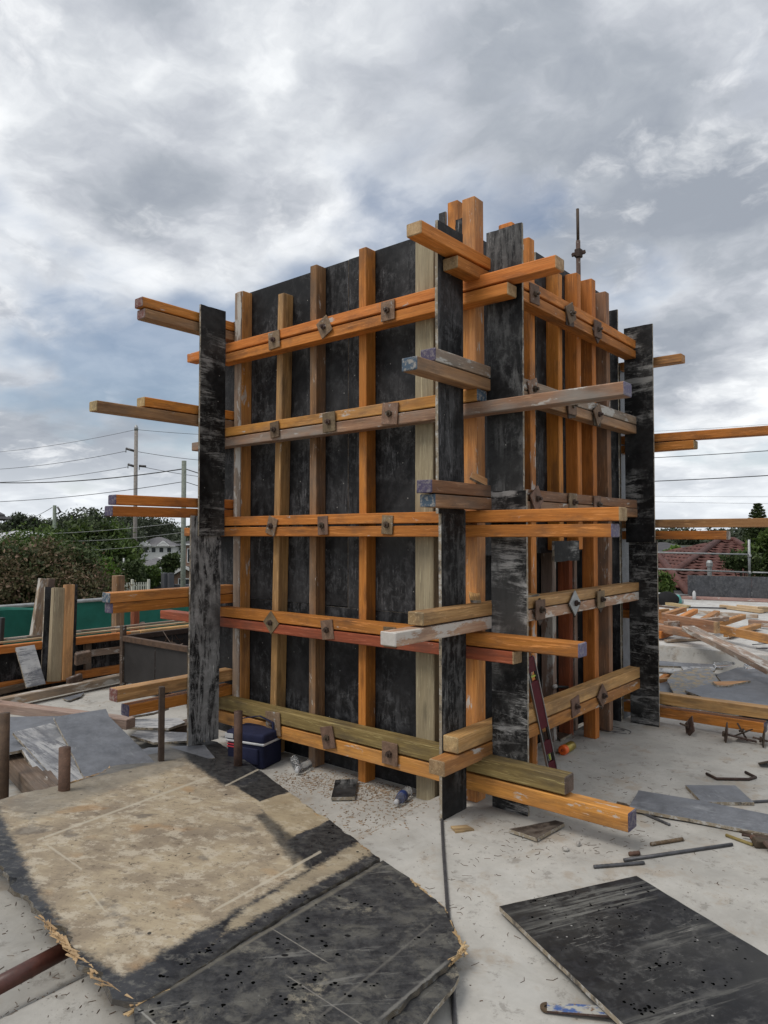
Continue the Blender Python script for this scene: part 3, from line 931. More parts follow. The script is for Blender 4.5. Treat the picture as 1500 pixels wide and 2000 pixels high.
    # bruised batten lines
    for a, b, w in (((72, 1641), (400, 1520), 1.9), ((413, 1781), (627, 1663), 2.2), ((92, 1650), (160, 1698), 1.8), ((150, 1742), (172, 1738), 1.6), ((172, 1738), (205, 1780), 1.6), ((440, 1535), (520, 1495), 1.6)):
        d = Vector((b[0] - a[0], b[1] - a[1])).normalized()
        nx, ny = -d.y * w, d.x * w
        col = N.mix(N.m('MULTIPLY', quad([(a[0] + nx, a[1] + ny), (b[0] + nx, b[1] + ny), (b[0] - nx, b[1] - ny), (a[0] - nx, a[1] - ny)], .003, .016), .7), col, (.46, .41, .32))
    # drill and nail holes
    v2 = N.n('ShaderNodeTexVoronoi', {'Vector': N.vm('ADD', co, N.vm('MULTIPLY', N.noise(co, 1.5, 2, .5, out=1), (.5, .5, 0))), 'Scale': 8.5, 'Randomness': 1.0}, feature='F1', voronoi_dimensions='2D')
    c = N.n('ShaderNodeSeparateColor', {0: v2.outputs['Color']})
    hr = N.mapr(c.outputs[1], 0, 1, .035, .10)
    hole = N.m('MULTIPLY', N.smooth(v2.outputs['Distance'], hr, N.m('SUBTRACT', hr, .022)), N.smooth(c.outputs[0], .90, .92))
    col = N.mix(N.m('MULTIPLY', hole, .9), col, (.012, .011, .010))
    finish(N, col, N.mapr(main, 0, 1, .50, .85), N.m('ADD', N.m('ADD', g, s2), s4), .35, .004, .3)
    return m

def black_sheet_mat(name='formply_broken_black', mw=None):
    m, N = new_mat(name)
    co = N.n('ShaderNodeTexCoord').outputs['Object']
    sp = N.n('ShaderNodeSeparateXYZ', {0: co})
    s1 = N.noise(N.scale(co, (2.5, 18, 3)), 1, 10, .76, .8)
    s2 = N.noise(co, 3.0, 8, .68, .3)
    s3 = N.noise(co, 20, 9, .8)
    s5 = N.noise(co, 9, 9, .76, .4)
    col = N.mix(N.mapr(s3, .40, .62), (.016, .0165, .019), (.060, .060, .060))
    col = N.mix(N.m('MULTIPLY', N.smooth(s5, .47, .60), N.mapr(s2, .38, .58, .12, .65)), col, (.15, .142, .12))
    col = N.mix(N.m('MULTIPLY', N.smooth(s2, .54, .66), N.smooth(s3, .48, .60)), col, (.23, .205, .155))
    col = N.mix(N.m('MULTIPLY', N.smooth(s1, .55, .64), .6), col, (.19, .185, .17))
    col = N.mix(N.m('MULTIPLY', N.smooth(N.noise(N.scale(co, (60, 9, 5)), 1, 6, .8), .62, .68), .35), col, (.33, .32, .29))
    if mw is not None:
        inv = mw.inverted()
        nz = mw.to_3x3() @ Vector((0, 0, 1))
        fw_ = N.m('SUBTRACT', N.noise(co, 40, 6, .75), .5)
        for (a, b, w, k, cc_) in (((300, 1950), (748, 1684), .012, .45, (.17, .155, .12)), ((742, 1990), (876, 1876), .010, .5, (.25, .24, .215)), ((530, 1813), (640, 1880), .004, .6, (.30, .28, .24)),
                             ((268, 1968), (345, 2040), .005, .7, (.32, .31, .28)), ((470, 1850), (690, 1722), .010, .4, (.17, .155, .125)), ((620, 1990), (850, 1800), .008, .4, (.17, .16, .14)), ((560, 1905), (720, 2010), .004, .5, (.28, .26, .23))):
            pa, pb = inv @ PL(*a, mw.translation, nz), inv @ PL(*b, mw.translation, nz)
            dx, dy = pb.x - pa.x, pb.y - pa.y
            L = math.hypot(dx, dy)
            dist = N.m('ABSOLUTE', N.m('ADD', N.m('MULTIPLY', sp.outputs[0], -dy / L), N.m('MULTIPLY_ADD', sp.outputs[1], dx / L, (pa.x * dy - pa.y * dx) / L)))
            along = N.m('ADD', N.m('MULTIPLY', sp.outputs[0], dx / L), N.m('MULTIPLY_ADD', sp.outputs[1], dy / L, -(pa.x * dx + pa.y * dy) / L))
            inr = N.m('MULTIPLY', N.smooth(along, -.02, .03), N.smooth(along, L + .02, L - .03))
            msk = N.m('MULTIPLY', N.smooth(N.m('ADD', dist, N.m('MULTIPLY', fw_, w * 2.2)), w, w * .2), inr)
            col = N.mix(N.m('MULTIPLY', msk, k), col, cc_)
    wv = N.vm('ADD', co, N.vm('MULTIPLY', N.noise(co, 1.5, 2, .5, out=1), (.5, .5, 0)))
    v2 = N.n('ShaderNodeTexVoronoi', {'Vector': wv, 'Scale': 10.5, 'Randomness': 1.0}, feature='F1', voronoi_dimensions='2D')
    c = N.n('ShaderNodeSeparateColor', {0: v2.outputs['Color']})
    hr = N.mapr(c.outputs[1], 0, 1, .06, .15)
    hole = N.m('MULTIPLY', N.smooth(N.m('ADD', v2.outputs['Distance'], N.m('MULTIPLY', N.m('SUBTRACT', s3, .5), .12)), hr, N.m('SUBTRACT', hr, .025)), N.smooth(c.outputs[0], .88, .9))
    col = N.mix(hole, col, (.0025, .0025, .0025))
    finish(N, col, N.mapr(s5, .3, .7, .48, .8), N.m('SUBTRACT', N.m('ADD', s1, s3), N.m('MULTIPLY', hole, 2)), .35, .004, .3)
    return m
M['black_broken'] = black_sheet_mat()

def plane_of(a, b, c):
    n = (b - a).cross(c - a).normalized()
    return (n if n.z > 0 else -n)
def traced_sheet(name, px, p3, t, mats, jag, sub, seed):
    A, B, C = p3
    nrm = plane_of(A, B, C)
    mw = frame(A, (C - A), nrm)
    inv = mw.inverted()
    rr = random.Random(seed)
    out = []
    for i in range(len(px)):
        a = inv @ PL(*px[i][:2], A, nrm)
        b = inv @ PL(*px[(i + 1) % len(px)][:2], A, nrm)
        rough = px[i][2] if len(px[i]) > 2 else 1.0
        a, b = Vector((a.x, a.y)), Vector((b.x, b.y))
        L = (b - a).length
        k = max(1, int(L / sub)) if rough else 1
        nn = Vector((-(b - a).y, (b - a).x)) / max(L, 1e-6)
        prev = 0
        for q in range(k):
            p = a + (b - a) * (q / k)
            if q:
                prev = prev * .5 + rr.uniform(-1, 1) * jag * rough
                p = p + nn * prev
            out.append((p.x, p.y))
    me = from_bm(name, prism(out, t, jag * .5, seed))
    o = link(name, me, mats, None, mw)
    return o, mw, out

pA, pB, pC = G(60, 1545, .10), G(275, 1955, .16), G(745, 1678, .045)
tan_px = [(-70, 1600, 0), (0, 1562), (60, 1546), (140, 1530), (200, 1508), (215, 1497), (268, 1481), (310, 1470), (322, 1450), (332, 1440), (372, 1441), (425, 1449, .2),
          (500, 1499, .2), (565, 1547), (618, 1588), (657, 1612), (690, 1640), (742, 1676, .3), (600, 1757, .3), (312, 1938), (270, 1957, 1.6), (215, 1935, 2), (185, 1892, 2),
          (155, 1868, 2), (143, 1830, 2), (120, 1808, 2), (88, 1796, 2), (82, 1784, 2), (55, 1750, 2), (38, 1745, 2), (18, 1712, 1.5), (0, 1690, 1.5), (-70, 1640)]
MT = None
nrm_t = plane_of(pA, pB, pC)
mw_t = frame(pA, (pC - pA), nrm_t)
MT = worn_sheet_mat(mw_t)
tan_o, mw_t, out_t = traced_sheet('broken_plywood_sheet', tan_px, (pA, pB, pC), .018, [MT, M['edge_dark']], .012, .03, 5)
tag(tan_o, 'big broken plywood sheet with tan worn middle and splintered edges in the foreground', 'plywood')
# splinters along the broken edges
def splinters(parent, mw, runs, seed):
    rr = random.Random(seed)
    verts, faces = [], []
    inv = mw.inverted()
    nrm = mw.to_3x3() @ Vector((0, 0, 1))
    for (a, b, n, L, inward) in runs:
        A_, B_ = inv @ PL(*a, mw.translation, nrm), inv @ PL(*b, mw.translation, nrm)
        d = (B_ - A_)
        nn = Vector((-d.y, d.x, 0)).normalized() * (-1 if inward else 1)
        for _ in range(n):
            p = A_ + d * rr.random()
            p.z = -rr.uniform(.0, .017)
            along = d.normalized() * (1 if rr.random() < .5 else -1)
            dirv = (nn * rr.uniform(-.15, .35) + along * rr.uniform(.8, 1.2) + Vector((0, 0, rr.uniform(-.06, .10)))).normalized()
            ln = L * rr.uniform(.5, 2.2)
            s = dirv.cross(Vector((0, 0, 1))).normalized() * rr.uniform(.0012, .0055)
            up = Vector((0, 0, rr.uniform(.0012, .003)))
            st = p - dirv * ln * .55
            en = p + dirv * ln * .45
            k = len(verts)
            verts += [st - s, st + s, st + s + up, st - s + up, en - s * rr.uniform(0, .7), en + s * rr.uniform(0, .5), en + up * .5]
            faces += [(k, k + 4, k + 6, k + 3), (k + 1, k + 2, k + 6, k + 5), (k + 3, k + 6, k + 2), (k, k + 1, k + 5, k + 4), (k, k + 3, k + 2, k + 1), (k + 4, k + 5, k + 6)]
    o = link('splintered_edge', mesh('splintered_edge', verts, faces), [M['fresh']], parent, mw.copy())
    tag(o, kind='stuff')
    return o
splinters(tan_o, mw_t, [((85, 1790), (150, 1862), 60, .05, False), ((150, 1862), (180, 1888), 45, .045, False), ((105, 1538), (200, 1508), 80, .05, False),
                        ((200, 1508), (215, 1497), 20, .04, False), ((318, 1462), (332, 1442), 35, .035, False), ((372, 1441), (395, 1446), 20, .05, False),
                        ((200, 1915), (270, 1957), 50, .04, False), ((600, 1580), (660, 1615), 30, .03, False), ((690, 1640), (740, 1675), 25, .03, False)], 3)

# the black sheet that continues towards the camera
qo = Vector((0, 0, -.003))
qA, qB, qC = PL(275, 1957, pA + qo, nrm_t), PL(745, 1680, pA + qo, nrm_t), PL(895, 1885, pA + qo, nrm_t)
blk_px = [(262, 1969), (600, 1765, .2), (748, 1680, .3), (790, 1708), (822, 1735), (868, 1772), (884, 1800), (893, 1830), (903, 1850), (890, 1868), (878, 1878), (742, 1998, .3), (560, 2150, .3), (250, 2150), (262, 2010)]
mw_q = frame(qA, (qC - qA), plane_of(qA, qB, qC))
blk_o, mw_b, out_b = traced_sheet('broken_plywood_sheet', blk_px, (qA, qB, qC), .018, [black_sheet_mat('formply_broken_black_lined', mw_q), M['edge_dark']], .007, .035, 9)
tag(blk_o, 'black drilled plywood sheet with broken pale right edge, nearest the camera', 'plywood')
splinters(blk_o, mw_b, [((795, 1712), (865, 1770), 60, .04, False), ((880, 1800), (905, 1850), 60, .045, False), ((905, 1850), (880, 1875), 50, .05, False), ((262, 1966), (320, 1935), 30, .04, False)], 4)
rA, rB, rC = G(885, 1880, .004), G(742, 2000, .010), G(895, 1910, .004)
lo_ = Vector((0, 0, -.024))
low_o = sheet('plywood_strip', [PL(u, v, pA + lo_, nrm_t) for (u, v) in ((700, 2015), (868, 1872), (889, 1882), (897, 1905), (888, 1925), (862, 1955), (826, 2000), (790, 2060))], .016, 'black_broken', None, jag=.003, sub=.04)
tag(low_o, 'rounded plywood strip peeking out under the black drilled sheet', 'plywood')
# drilled and nailed holes
M['hole'] = flat('hole_black', (.004, .004, .004), .95, 0, .1, 5, .0)
def drill_holes(parent, mw, regions, seed):
    rr = random.Random(seed)
    inv = mw.inverted()
    nz = mw.to_3x3() @ Vector((0, 0, 1))
    verts, faces = [], []
    for (quad, n, r0, r1) in regions:
        Q = [inv @ PL(u, v, mw.translation, nz) for (u, v) in quad]
        for _ in range(n):
            a, b = rr.random(), rr.random()
            p = (Q[0] * (1 - a) + Q[1] * a) * (1 - b) + (Q[3] * (1 - a) + Q[2] * a) * b
            reps = rr.choice((1, 1, 1, 2, 3))
            for _k in range(reps):
                q = p + Vector((rr.uniform(-.025, .025), rr.uniform(-.025, .025), 0)) * (_k > 0)
                r_ = r0 + (r1 - r0) * rr.random() ** 2
                k = len(verts)
                el, an = rr.uniform(.8, 1.5), rr.uniform(0, 3.14)
                for j in range(9):
                    t_ = 2 * math.pi * j / 9
                    rad = r_ * rr.uniform(.82, 1.15)
                    x_, y_ = math.cos(t_) * rad * el, math.sin(t_) * rad
                    verts.append((q.x + x_ * math.cos(an) - y_ * math.sin(an), q.y + x_ * math.sin(an) + y_ * math.cos(an), .0006))
                faces.append(tuple(range(k, k + 9)))
    o = link('drill_holes', mesh('drill_holes', verts, faces), [M['hole']], parent, mw.copy())
    tag(o, kind='stuff')
drill_holes(blk_o, mw_b, [([(330, 1960), (740, 1700), (870, 1830), (640, 2010)], 46, .003, .0085), ([(280, 1975), (520, 1840), (640, 1960), (450, 2060)], 16, .003, .007)], 2)
drill_holes(tan_o, mw_t, [([(60, 1620), (330, 1500), (520, 1620), (260, 1850)], 30, .0018, .0045), ([(350, 1450), (430, 1455), (540, 1530), (440, 1520)], 22, .0025, .007), ([(310, 1915), (600, 1750), (620, 1735), (330, 1890)], 16, .003, .008), ([(600, 1650), (650, 1610), (730, 1665), (690, 1690)], 14, .0025, .007)], 3)
# timbers that prop the sheets
for (a, b, lab) in (((-1.5, -1.75, .035), (-.1, -2.05, .055), 'dark timber propping up the big broken plywood sheet'),):
    o = beam('timber', a, b, .09, .085, 'darkwood')
    tag(o, lab, 'timber')
o = tube('steel_pipe', [G(-60, 1955, .035), G(160, 1838, .05)], .030, 'pipe_red', seg=16)
tag(o, 'dark red steel pipe sticking out under the broken plywood sheet', 'pipe')

# right foreground sheet
ra, rb = G(975, 1770, .035), G(1243, 1708, .035)
rc, rd = G(1540, 1889, .05), G(1262, 2040, .06)
o = sheet('plywood_sheet', [ra, rb, rc + (rc - rb) * .6, rd + (rd - ra) * .6], .018, 'ply_right', jag=.0015, sub=.06, seed=6)
tag(o, 'black drilled plywood sheet with white scrapes at bottom right', 'plywood')
drill_holes(o, WORLD[o.name], [([(1000, 1768), (1235, 1715), (1330, 1770), (1080, 1840)], 38, .002, .0055), ([(1080, 1840), (1330, 1770), (1480, 1870), (1210, 1960)], 24, .002, .005), ([(1170, 1925), (1360, 1860), (1440, 1930), (1260, 1995)], 22, .003, .007)], 4)
o = beam('timber_batten', G(1200, 1830, .0) + Vector((.12, .12, .010)), G(1420, 1960, .0) + Vector((0, 0, .012)), .04, .018, 'darkwood')
tag(o, 'thin batten under the black sheet at bottom right', 'timber')
def flat_bar():
    a, b = G(1050, 1964, .012), G(1215, 1976, .03)
    d = (b - a).normalized()
    t = thing('steel_strap', 'blue painted flat steel strap with a hole, under the black sheet', 'strap', a)
    o = board('strap_bar', a + d * .03, b + d * .2, .045, .007, 'blue_worn', t, (0, 0, 1), 'rust_dk')
    # eyelet end
    mw = frame(a + d * .03, d, (0, 0, 1))
    n = 14
    verts, faces = [], []
    for z_ in (0, -.007):
        for k in range(n):
            a_ = math.pi / 2 + math.pi * k / (n - 1)
            verts.append((.0225 * math.cos(a_), .0225 * math.sin(a_), z_))
        for k in range(n):
            a_ = math.pi / 2 + math.pi * k / (n - 1)
            verts.append((.009 * math.cos(a_), .009 * math.sin(a_), z_))
    for k in range(n - 1):
        faces.append((k, k + 1, n + k + 1, n + k))
        faces.append((2 * n + k, 3 * n + k, 3 * n + k + 1, 2 * n + k + 1))
        faces.append((k, 2 * n + k, 2 * n + k + 1, k + 1))
        faces.append((n + k, n + k + 1, 3 * n + k + 1, 3 * n + k))
    link('eyelet', mesh('eyelet', verts, faces), [M['rust_peg']], t, mw)
def blue_worn():
    m, N = new_mat('paint_blue_chipped')
    co, raw, rnd = objco(N)
    n1 = N.noise(N.scale(co, (14, 30, 30)), 1, 6, .7)
    col = N.mix(N.smooth(n1, .42, .52), (.05, .10, .26), (.36, .35, .31))
    col = N.mix(N.smooth(N.noise(co, 28, 6, .7), .56, .64), col, (.16, .09, .05))
    finish(N, col, .6, n1, .3, .002)
    return m
M['blue_worn'] = blue_worn()
flat_bar()

# ================================================================== LOOSE THINGS ON THE SLAB, RIGHT SIDE
def rod(px, r, mat, label, z=None, ribs=0.0, name='steel_rod', cat='steel rod', group=None):
    pts = [G(u, v, (z if z is not None else r)) for (u, v) in px]
    o = tube(name, pts, r, mat, seg=10, ribs=ribs)
    tag(o, label, cat, group)
    return o
rod([(862, 1582), (866, 1660), (874, 1770), (884, 1880), (888, 2010)], .0075, 'steel', 'long dark steel rod lying beside the broken black sheet', .008, .012)
rod([(1160, 1693), (1258, 1685)], .008, 'steel', 'short dark steel rod in front of a longer one', None, .012)
rod([(1219, 1680), (1430, 1649)], .0085, 'steel', 'longer dark steel rod lying alone on the slab', None)
rod([(1228, 1576), (1308, 1611)], .007, 'steel', 'dark steel rod beside the tip of the long plywood strip', None, .012)
rod([(1205, 1568), (1290, 1588), (1400, 1612), (1520, 1640)], .008, 'rust_dk', 'rusty reinforcing bar along the front of the long plywood strip', .009, .012)
rod([(1456, 1567), (1510, 1564)], .008, 'steel', 'dark rod end beside the small grey plywood offcut', None)
rod([(1271, 1649), (1333, 1639)], .009, 'rust_peg', 'brown rusty peg with a bent tail on the slab', None, .01)
rod([(1380, 1511), (1400, 1521), (1462, 1522), (1476, 1518), (1456, 1508)], .009, 'rust_dk', 'bent rusty bar with hooked end', .010)
rod([(1418, 1631), (1470, 1650)], .008, 'moss', 'pale corroded rod beside the rusty clamp', None)
rod([(1229, 1668), (1249, 1666)], .010, 'rust_peg', 'rusty stub of threaded rod', None, .008)
# long strip and offcut
o = sheet('plywood_strip', [G(1228, 1577, .030), G(1247, 1543, .030), G(1360, 1562, .026), G(1530, 1596, .022), G(1540, 1636, .022), G(1380, 1605, .026)], .018, 'ply_grey', jag=.002, sub=.05, seed=7)
tag(o, 'long grey plywood strip lying on the slab at the right edge', 'plywood')
o = sheet('plywood_offcut', [G(1339, 1533, .020), G(1436, 1534, .020), G(1473, 1567, .020), G(1370, 1566, .020)], .018, 'ply_grey', jag=.0015, sub=.05, seed=8)
tag(o, 'small grey rectangular plywood offcut behind the long strip', 'plywood')
o = sheet('plywood_offcut', [G(994, 1619, .022), G(1102, 1605, .022), G(1049, 1637, .022)], .018, 'darkply', jag=.002, sub=.04, seed=9) if 'darkply' in M else sheet('plywood_offcut', [G(994, 1619, .024), G(1085, 1602, .024), G(1103, 1607, .024), G(1049, 1637, .024)], .018, 'ply_brown', jag=.002, sub=.04, seed=9)
tag(o, 'brown wedge-shaped plywood offcut in front of the tower corner', 'plywood')
o = sheet('wood_chip', [G(880, 1613, .012), G(912, 1611, .012), G(926, 1619, .010), G(890, 1624, .010)], .010, 'fresh', None, 'fresh', jag=.002, sub=.02, seed=10)
tag(o, 'pale wood chip near the foot of the corner board', 'wood chip')
o = sheet('plywood_offcut', [G(647, 1557, -.045), G(655, 1523, -.045), G(699, 1521, -.045), G(693, 1556, -.045)], .02, 'ply_fin', jag=.001, sub=.05, seed=12)
tag(o, 'small square black plywood offcut on the slab below the left walers', 'plywood')
o = sheet('plywood_offcut', [G(1074, 1425, .02), G(1100, 1420, .02), G(1118, 1432, .02), G(1095, 1444, .02)], .018, 'darkwood', jag=.001, sub=.05, seed=13)
tag(o, 'dark plywood scrap under the right walers behind the spray can', 'plywood')
# stones
def stone(u, v, s, label, seed):
    rr = random.Random(seed)
    bm = bmesh.new()
    bmesh.ops.create_icosphere(bm, subdivisions=2, radius=1.0)
    ph = [(rr.uniform(-1, 1), rr.uniform(-1, 1), rr.uniform(-1, 1), rr.uniform(.6, .9)) for _ in range(9)]
    for w in bm.verts:
        n = w.co.normalized()
        for (a, b, c_, d) in ph:
            k = Vector((a, b, c_)).normalized()
            e = n.dot(k)
            if e > d: w.co -= k * (e - d) * 1.0
        w.co = Vector((w.co.x * s, w.co.y * s * .8, w.co.z * s * .62))
    p = G(u, v, 0)
    o = link('stone', from_bm('stone', bm), [M['stone']], None, T(p.x, p.y, floor_z(p.x, p.y) + s * .45, 0, 0, rr.uniform(0, 6)))
    tag(o, label, 'stone')
M['stone'] = flat('stone_pale', (.34, .32, .29), .85, 0, .35, 25, .3, .4)
stone(1105, 1661, .024, 'brownish stone near the wedge-shaped offcut', 1)
stone(1131, 1652, .022, 'pale stone chip beside the brownish stone', 2)
stone(1037, 1652, .010, 'tiny dark pebble left of the two stones', 3)
# rusty clamp at the right edge
def clamp():
    p = G(1487, 1655, 0)
    t = thing('scaffold_clamp', 'rusty scaffold clamp lying at the right edge', 'clamp', p)
    yaw = R(40)
    boxm('clamp_body', (.075, .045, .04), 'rust_dk', t, T(p.x, p.y, .022, .2, .1, yaw), .008, 2)
    boxm('clamp_jaw', (.05, .05, .018), 'rust_dk', t, T(p.x + .045, p.y - .03, .03, .5, .2, yaw + .4), .006, 2)
    tube('clamp_bolt', [p + Vector((-.10, .05, .02)), p + Vector((.06, .06, .03))], .008, 'rust_dk', t, 8)
    lathe('clamp_nut', [(.016, 0), (.016, .02)], [M['rust_peg']], t, T(p.x - .05, p.y + .045, .02, 1.57, 0, yaw), 6, False)
    tube('clamp_handle', [p + Vector((.02, .05, .03)), p + Vector((.30, .13, .035))], .011, 'rust_dk', t, 8)
clamp()
# tie rods with plates under the back waler
def tie_rod(name_label, a, b, plate_at, tilt, size=.13):
    a, b = Vector(a), Vector(b)
    t = thing('tie_rod', name_label, 'tie rod', (a.x, a.y, 0))
    tube('threaded_rod', [a, b], .007, 'rust_dk', t, 8, .008)
    d = (b - a).normalized()
    pc = a + (b - a) * plate_at
    mw = frame(pc, d.cross(Vector((0, 0, 1))).normalized() + Vector((0, 0, tilt)), d)
    pl = boxm('plate', (size, size, .009), 'rust_dk', t, mw, .002)
    link('nut', NUT, [M['rust_dk']], pl, mw @ Matrix.Translation((0, 0, -.026)))
tie_rod('rusty tie rod whose plate lies under the long back waler near the post', G(1328, 1413, .09), G(1352, 1422, .05), .8, .9)
tie_rod('rusty tie rod with its plate standing on edge', G(1413, 1433, .055), G(1478, 1449, .02), .08, -.5)
tie_rod('rusty tie rod leaning on the end of the back waler', G(1440, 1412, .13), G(1460, 1447, .01), .55, .1, .12)
tie_rod('rusty tie rod end with plate lying at the right edge', G(1470, 1440, .05), G(1500, 1448, .03), .7, .8, .15)
o = boxm('steel_plate', (.14, .14, .01), 'rust_dk', None, frame(G(1503, 1487, .03), (1, .4, .35), (-.3, .2, 1)), .002)
tag(o, 'loose rusty square plate at the right edge above the bent bar', 'plate')
# wire loop
p = G(1195, 1428, .006)
pts = []
for k in range(60):
    a = k / 60 * 4 * math.pi
    rr_ = .075 + .018 * math.sin(a * .5 + 1) + .01 * math.sin(3 * a)
    pts.append(p + Vector((math.cos(a) * rr_ * 1.5, math.sin(a) * rr_ * .85, .006 + .012 * abs(math.sin(a * .77)))))
o = tube('wire_coil', pts, .0028, 'steel', None, 6)
tag(o, 'small coil of tie wire by the foot of the right studs', 'wire')
# spirit level
def spirit_level():
    a = Vector((.005, .875, .025))
    b = Vector((.012, .520, .800))
    a, b = G(1078, 1508, .0), None
    top = PX(1031, 1283, .03)
    d = (top - a).normalized()
    L = (top - a).length
    side = d.cross(Vector((0, -1, .0))).normalized()
    nrm = (CAM - a)
    nrm = (nrm - d * nrm.dot(d)).normalized()
    nrm = (nrm + d.cross(nrm) * .5).normalized()
    mw = frame(a, d, nrm)
    t = thing('spirit_level', 'maroon spirit level leaning on the right side of the corner board', 'spirit level', a)
    w = .062
    for s in (-1, 1):
        boxm('edge_rail', (L, .006, .026), 'alu', t, mw @ Matrix.Translation((L / 2, s * (w / 2), .013)), .001)
    segs = [(0, .09), (.15, .25), (.39, .52), (.60, L - .09), (L - .03, L)]
    x = 0.0
    wins = [(.10, .17), (.27, .37), (L - .17, L - .10)]
    cuts = [0.0] + [q for wn in wins for q in wn] + [L]
    for i in range(0, len(cuts), 2):
        boxm('web', (cuts[i + 1] - cuts[i], w - .004, .016), 'maroon', t, mw @ Matrix.Translation(((cuts[i] + cuts[i + 1]) / 2, 0, .013)), .001)
    for k, wn in enumerate(wins):
        for s in (-1, 1):
            boxm('window_rim', (wn[1] - wn[0], .010, .018), 'blackplastic', t, mw @ Matrix.Translation(((wn[0] + wn[1]) / 2, s * (w / 2 - .010), .013)), .001)
        if k != 1:
            lathe('vial', [(.006, -.022), (.007, -.02), (.007, .02), (.006, .022)], [M['vial']], t, mw @ Matrix.Translation(((wn[0] + wn[1]) / 2, 0, .013)) @ Matrix.Rotation(R(90), 4, 'X' if k else 'Y'), 10)
M['alu'] = flat('aluminium', (.42, .41, .40), .45, .6, .15, 10)
M['maroon'] = flat('paint_maroon', (.11, .012, .022), .45, 0, .25, 10)
M['blackplastic'] = flat('plastic_black', (.02, .02, .02), .5, 0, .2)
M['vial'] = flat('vial_yellow', (.55, .60, .10), .2, 0, .1)
spirit_level()
# spray can
def spray_can():
    a, b = G(1098, 1466, .033), G(1124, 1452, .033)
    d = (b - a); d.z = 0; d.normalize()
    mw = frame(a, d, (0, 0, 1)) @ Matrix.Rotation(R(90), 4, 'Y')
    t = thing('spray_can', 'gold spray paint can with orange cap lying on the slab', 'spray can', (a.x, a.y, 0))
    L = .165
    lathe('can_body', [(.028, .038), (.0325, .042), (.0325, L - .006), (.030, L), (.026, L - .003)], [M['goldcan']], t, mw, 24)
    lathe('cap', [(.010, .004), (.016, .0), (.030, .0), (.0335, .004), (.0335, .044), (.031, .046)], [M['orangecap']], t, mw, 24)
    lathe('nozzle', [(.008, -.003), (.0095, -.001), (.0095, .004)], [M['orangecap2']], t, mw, 12)
M['goldcan'] = flat('can_gold', (.36, .27, .06), .30, .5, .3, 14)
M['orangecap'] = flat('plastic_orange', (.80, .13, .02), .45, 0, .12, 10)
M['orangecap2'] = flat('plastic_orange_dark', (.45, .06, .01), .5, 0, .12, 10)
spray_can()
# white-tipped rod on right ply
o = tube('paint_roller_rod', [PX(1083, 1341, -.30), PX(1125, 1343, -.30)], .011, 'blackplastic', None, 8)
tag(o, 'black rod with a white tip lying in the recess behind the right walers', 'rod')
o2 = lathe('white_tip', [(.004, -.02), (.016, -.015), (.016, .02), (.010, .024)], [M['whiteplastic']] if 'whiteplastic' in M else [M['whiteend']], o, frame(PX(1083, 1341, -.30), (0, 1, 0), (0, 0, 1)) @ Matrix.Rotation(R(90), 4, 'Y'), 12)
# tube pole rising behind the tower
p_ = PY(1131, 530, 2.30)
t = thing('scaffold_prop', 'rusty steel tube with a coupler rising behind the tower', 'steel tube', (p_.x, p_.y, 2.4))
q1, q2 = PY(1129, 470, 2.3), PY(1128, 408, 2.3)
tube('lower_tube', [Vector((p_.x, p_.y, 2.4)), q1], .019, 'rust_dk', t, 12)
tube('upper_tube', [q1 - Vector((0, 0, .03)), q2], .013, 'rust_dk', t, 12)
c_ = PY(1130, 495, 2.3)
boxm('coupler', (.055, .055, .075), 'rust_dk', t, T(c_.x, c_.y, c_.z), .006)
boxm('coupler_arm', (.12, .03, .03), 'rust_dk', t, T(c_.x, c_.y, c_.z, 0, R(-14), PHI), .004)

# ================================================================== COOLER BAG, BOTTLES
def cooler():
    z0 = floor_z(-1.7, -.1)
    c = Vector((-1.84, -.085, z0))
    t = thing('cooler_bag', 'navy cooler bag with white trim and red stripes by the left post', 'cooler bag', c)
    rz = R(14)
    base = Matrix.Translation(c) @ Matrix.Rotation(rz, 4, 'Z')
    W_, D_, H_ = .31, .23, .175
    boxm('body', (W_, D_, H_), 'navy', t, base @ Matrix.Translation((0, 0, H_ / 2)), .02, 3, True)
    boxm('lid', (W_ + .014, D_ + .014, .07), 'navy2', t, base @ Matrix.Translation((0, 0, H_ + .030)), .022, 3, True)
    boxm('trim_band', (W_ + .018, D_ + .018, .018), 'whiteplastic', t, base @ Matrix.Translation((0, 0, H_ - .004)), .005, 1)
    for i in range(3):
        boxm('red_stripe', (W_ * .34, .004, .009), 'redstripe', t, base @ Matrix.Translation((-.10, -D_ / 2 - .002, .165 - i * .018)), .001)
    boxm('front_pocket', (W_ * .62, .02, .11), 'navy2', t, base @ Matrix.Translation((.02, -D_ / 2 - .006, .085)), .008, 2, True)
    boxm('badge', (.07, .004, .032), 'whiteplastic', t, base @ Matrix.Translation((-.13, -D_ / 2 - .009, H_ + .03)), .001)
    tube('strap', [base @ Vector((-W_ / 2 - .005, 0, .16)), base @ Vector((-W_ / 2 + .02, .03, .29)), base @ Vector((0, .06, .315)), base @ Vector((W_ / 2 - .02, .03, .29)), base @ Vector((W_ / 2 + .005, 0, .16))], .011, 'navy2', t, 8, flatz=.35)
def fabric(name, c):
    m, N = new_mat(name)
    co, raw, rnd = objco(N)
    w1 = N.noise(co, 6, 5, .6)
    w2 = N.noise(co, 320, 2, .5)
    col = N.mix(N.mapr(w1, .35, .65), tuple(x * .75 for x in c), tuple(x * 1.2 for x in c))
    finish(N, col, .85, N.m('ADD', N.m('MULTIPLY', w1, 4), w2), .3, .004, .25)
    return m
M['navy'] = fabric('fabric_navy', (.011, .013, .036))
M['navy2'] = fabric('fabric_navy_lid', (.018, .021, .052))
M['whiteplastic'] = flat('trim_white', (.48, .48, .48), .5, 0, .1)
M['redstripe'] = flat('stripe_red', (.45, .03, .04), .6, 0, .1)
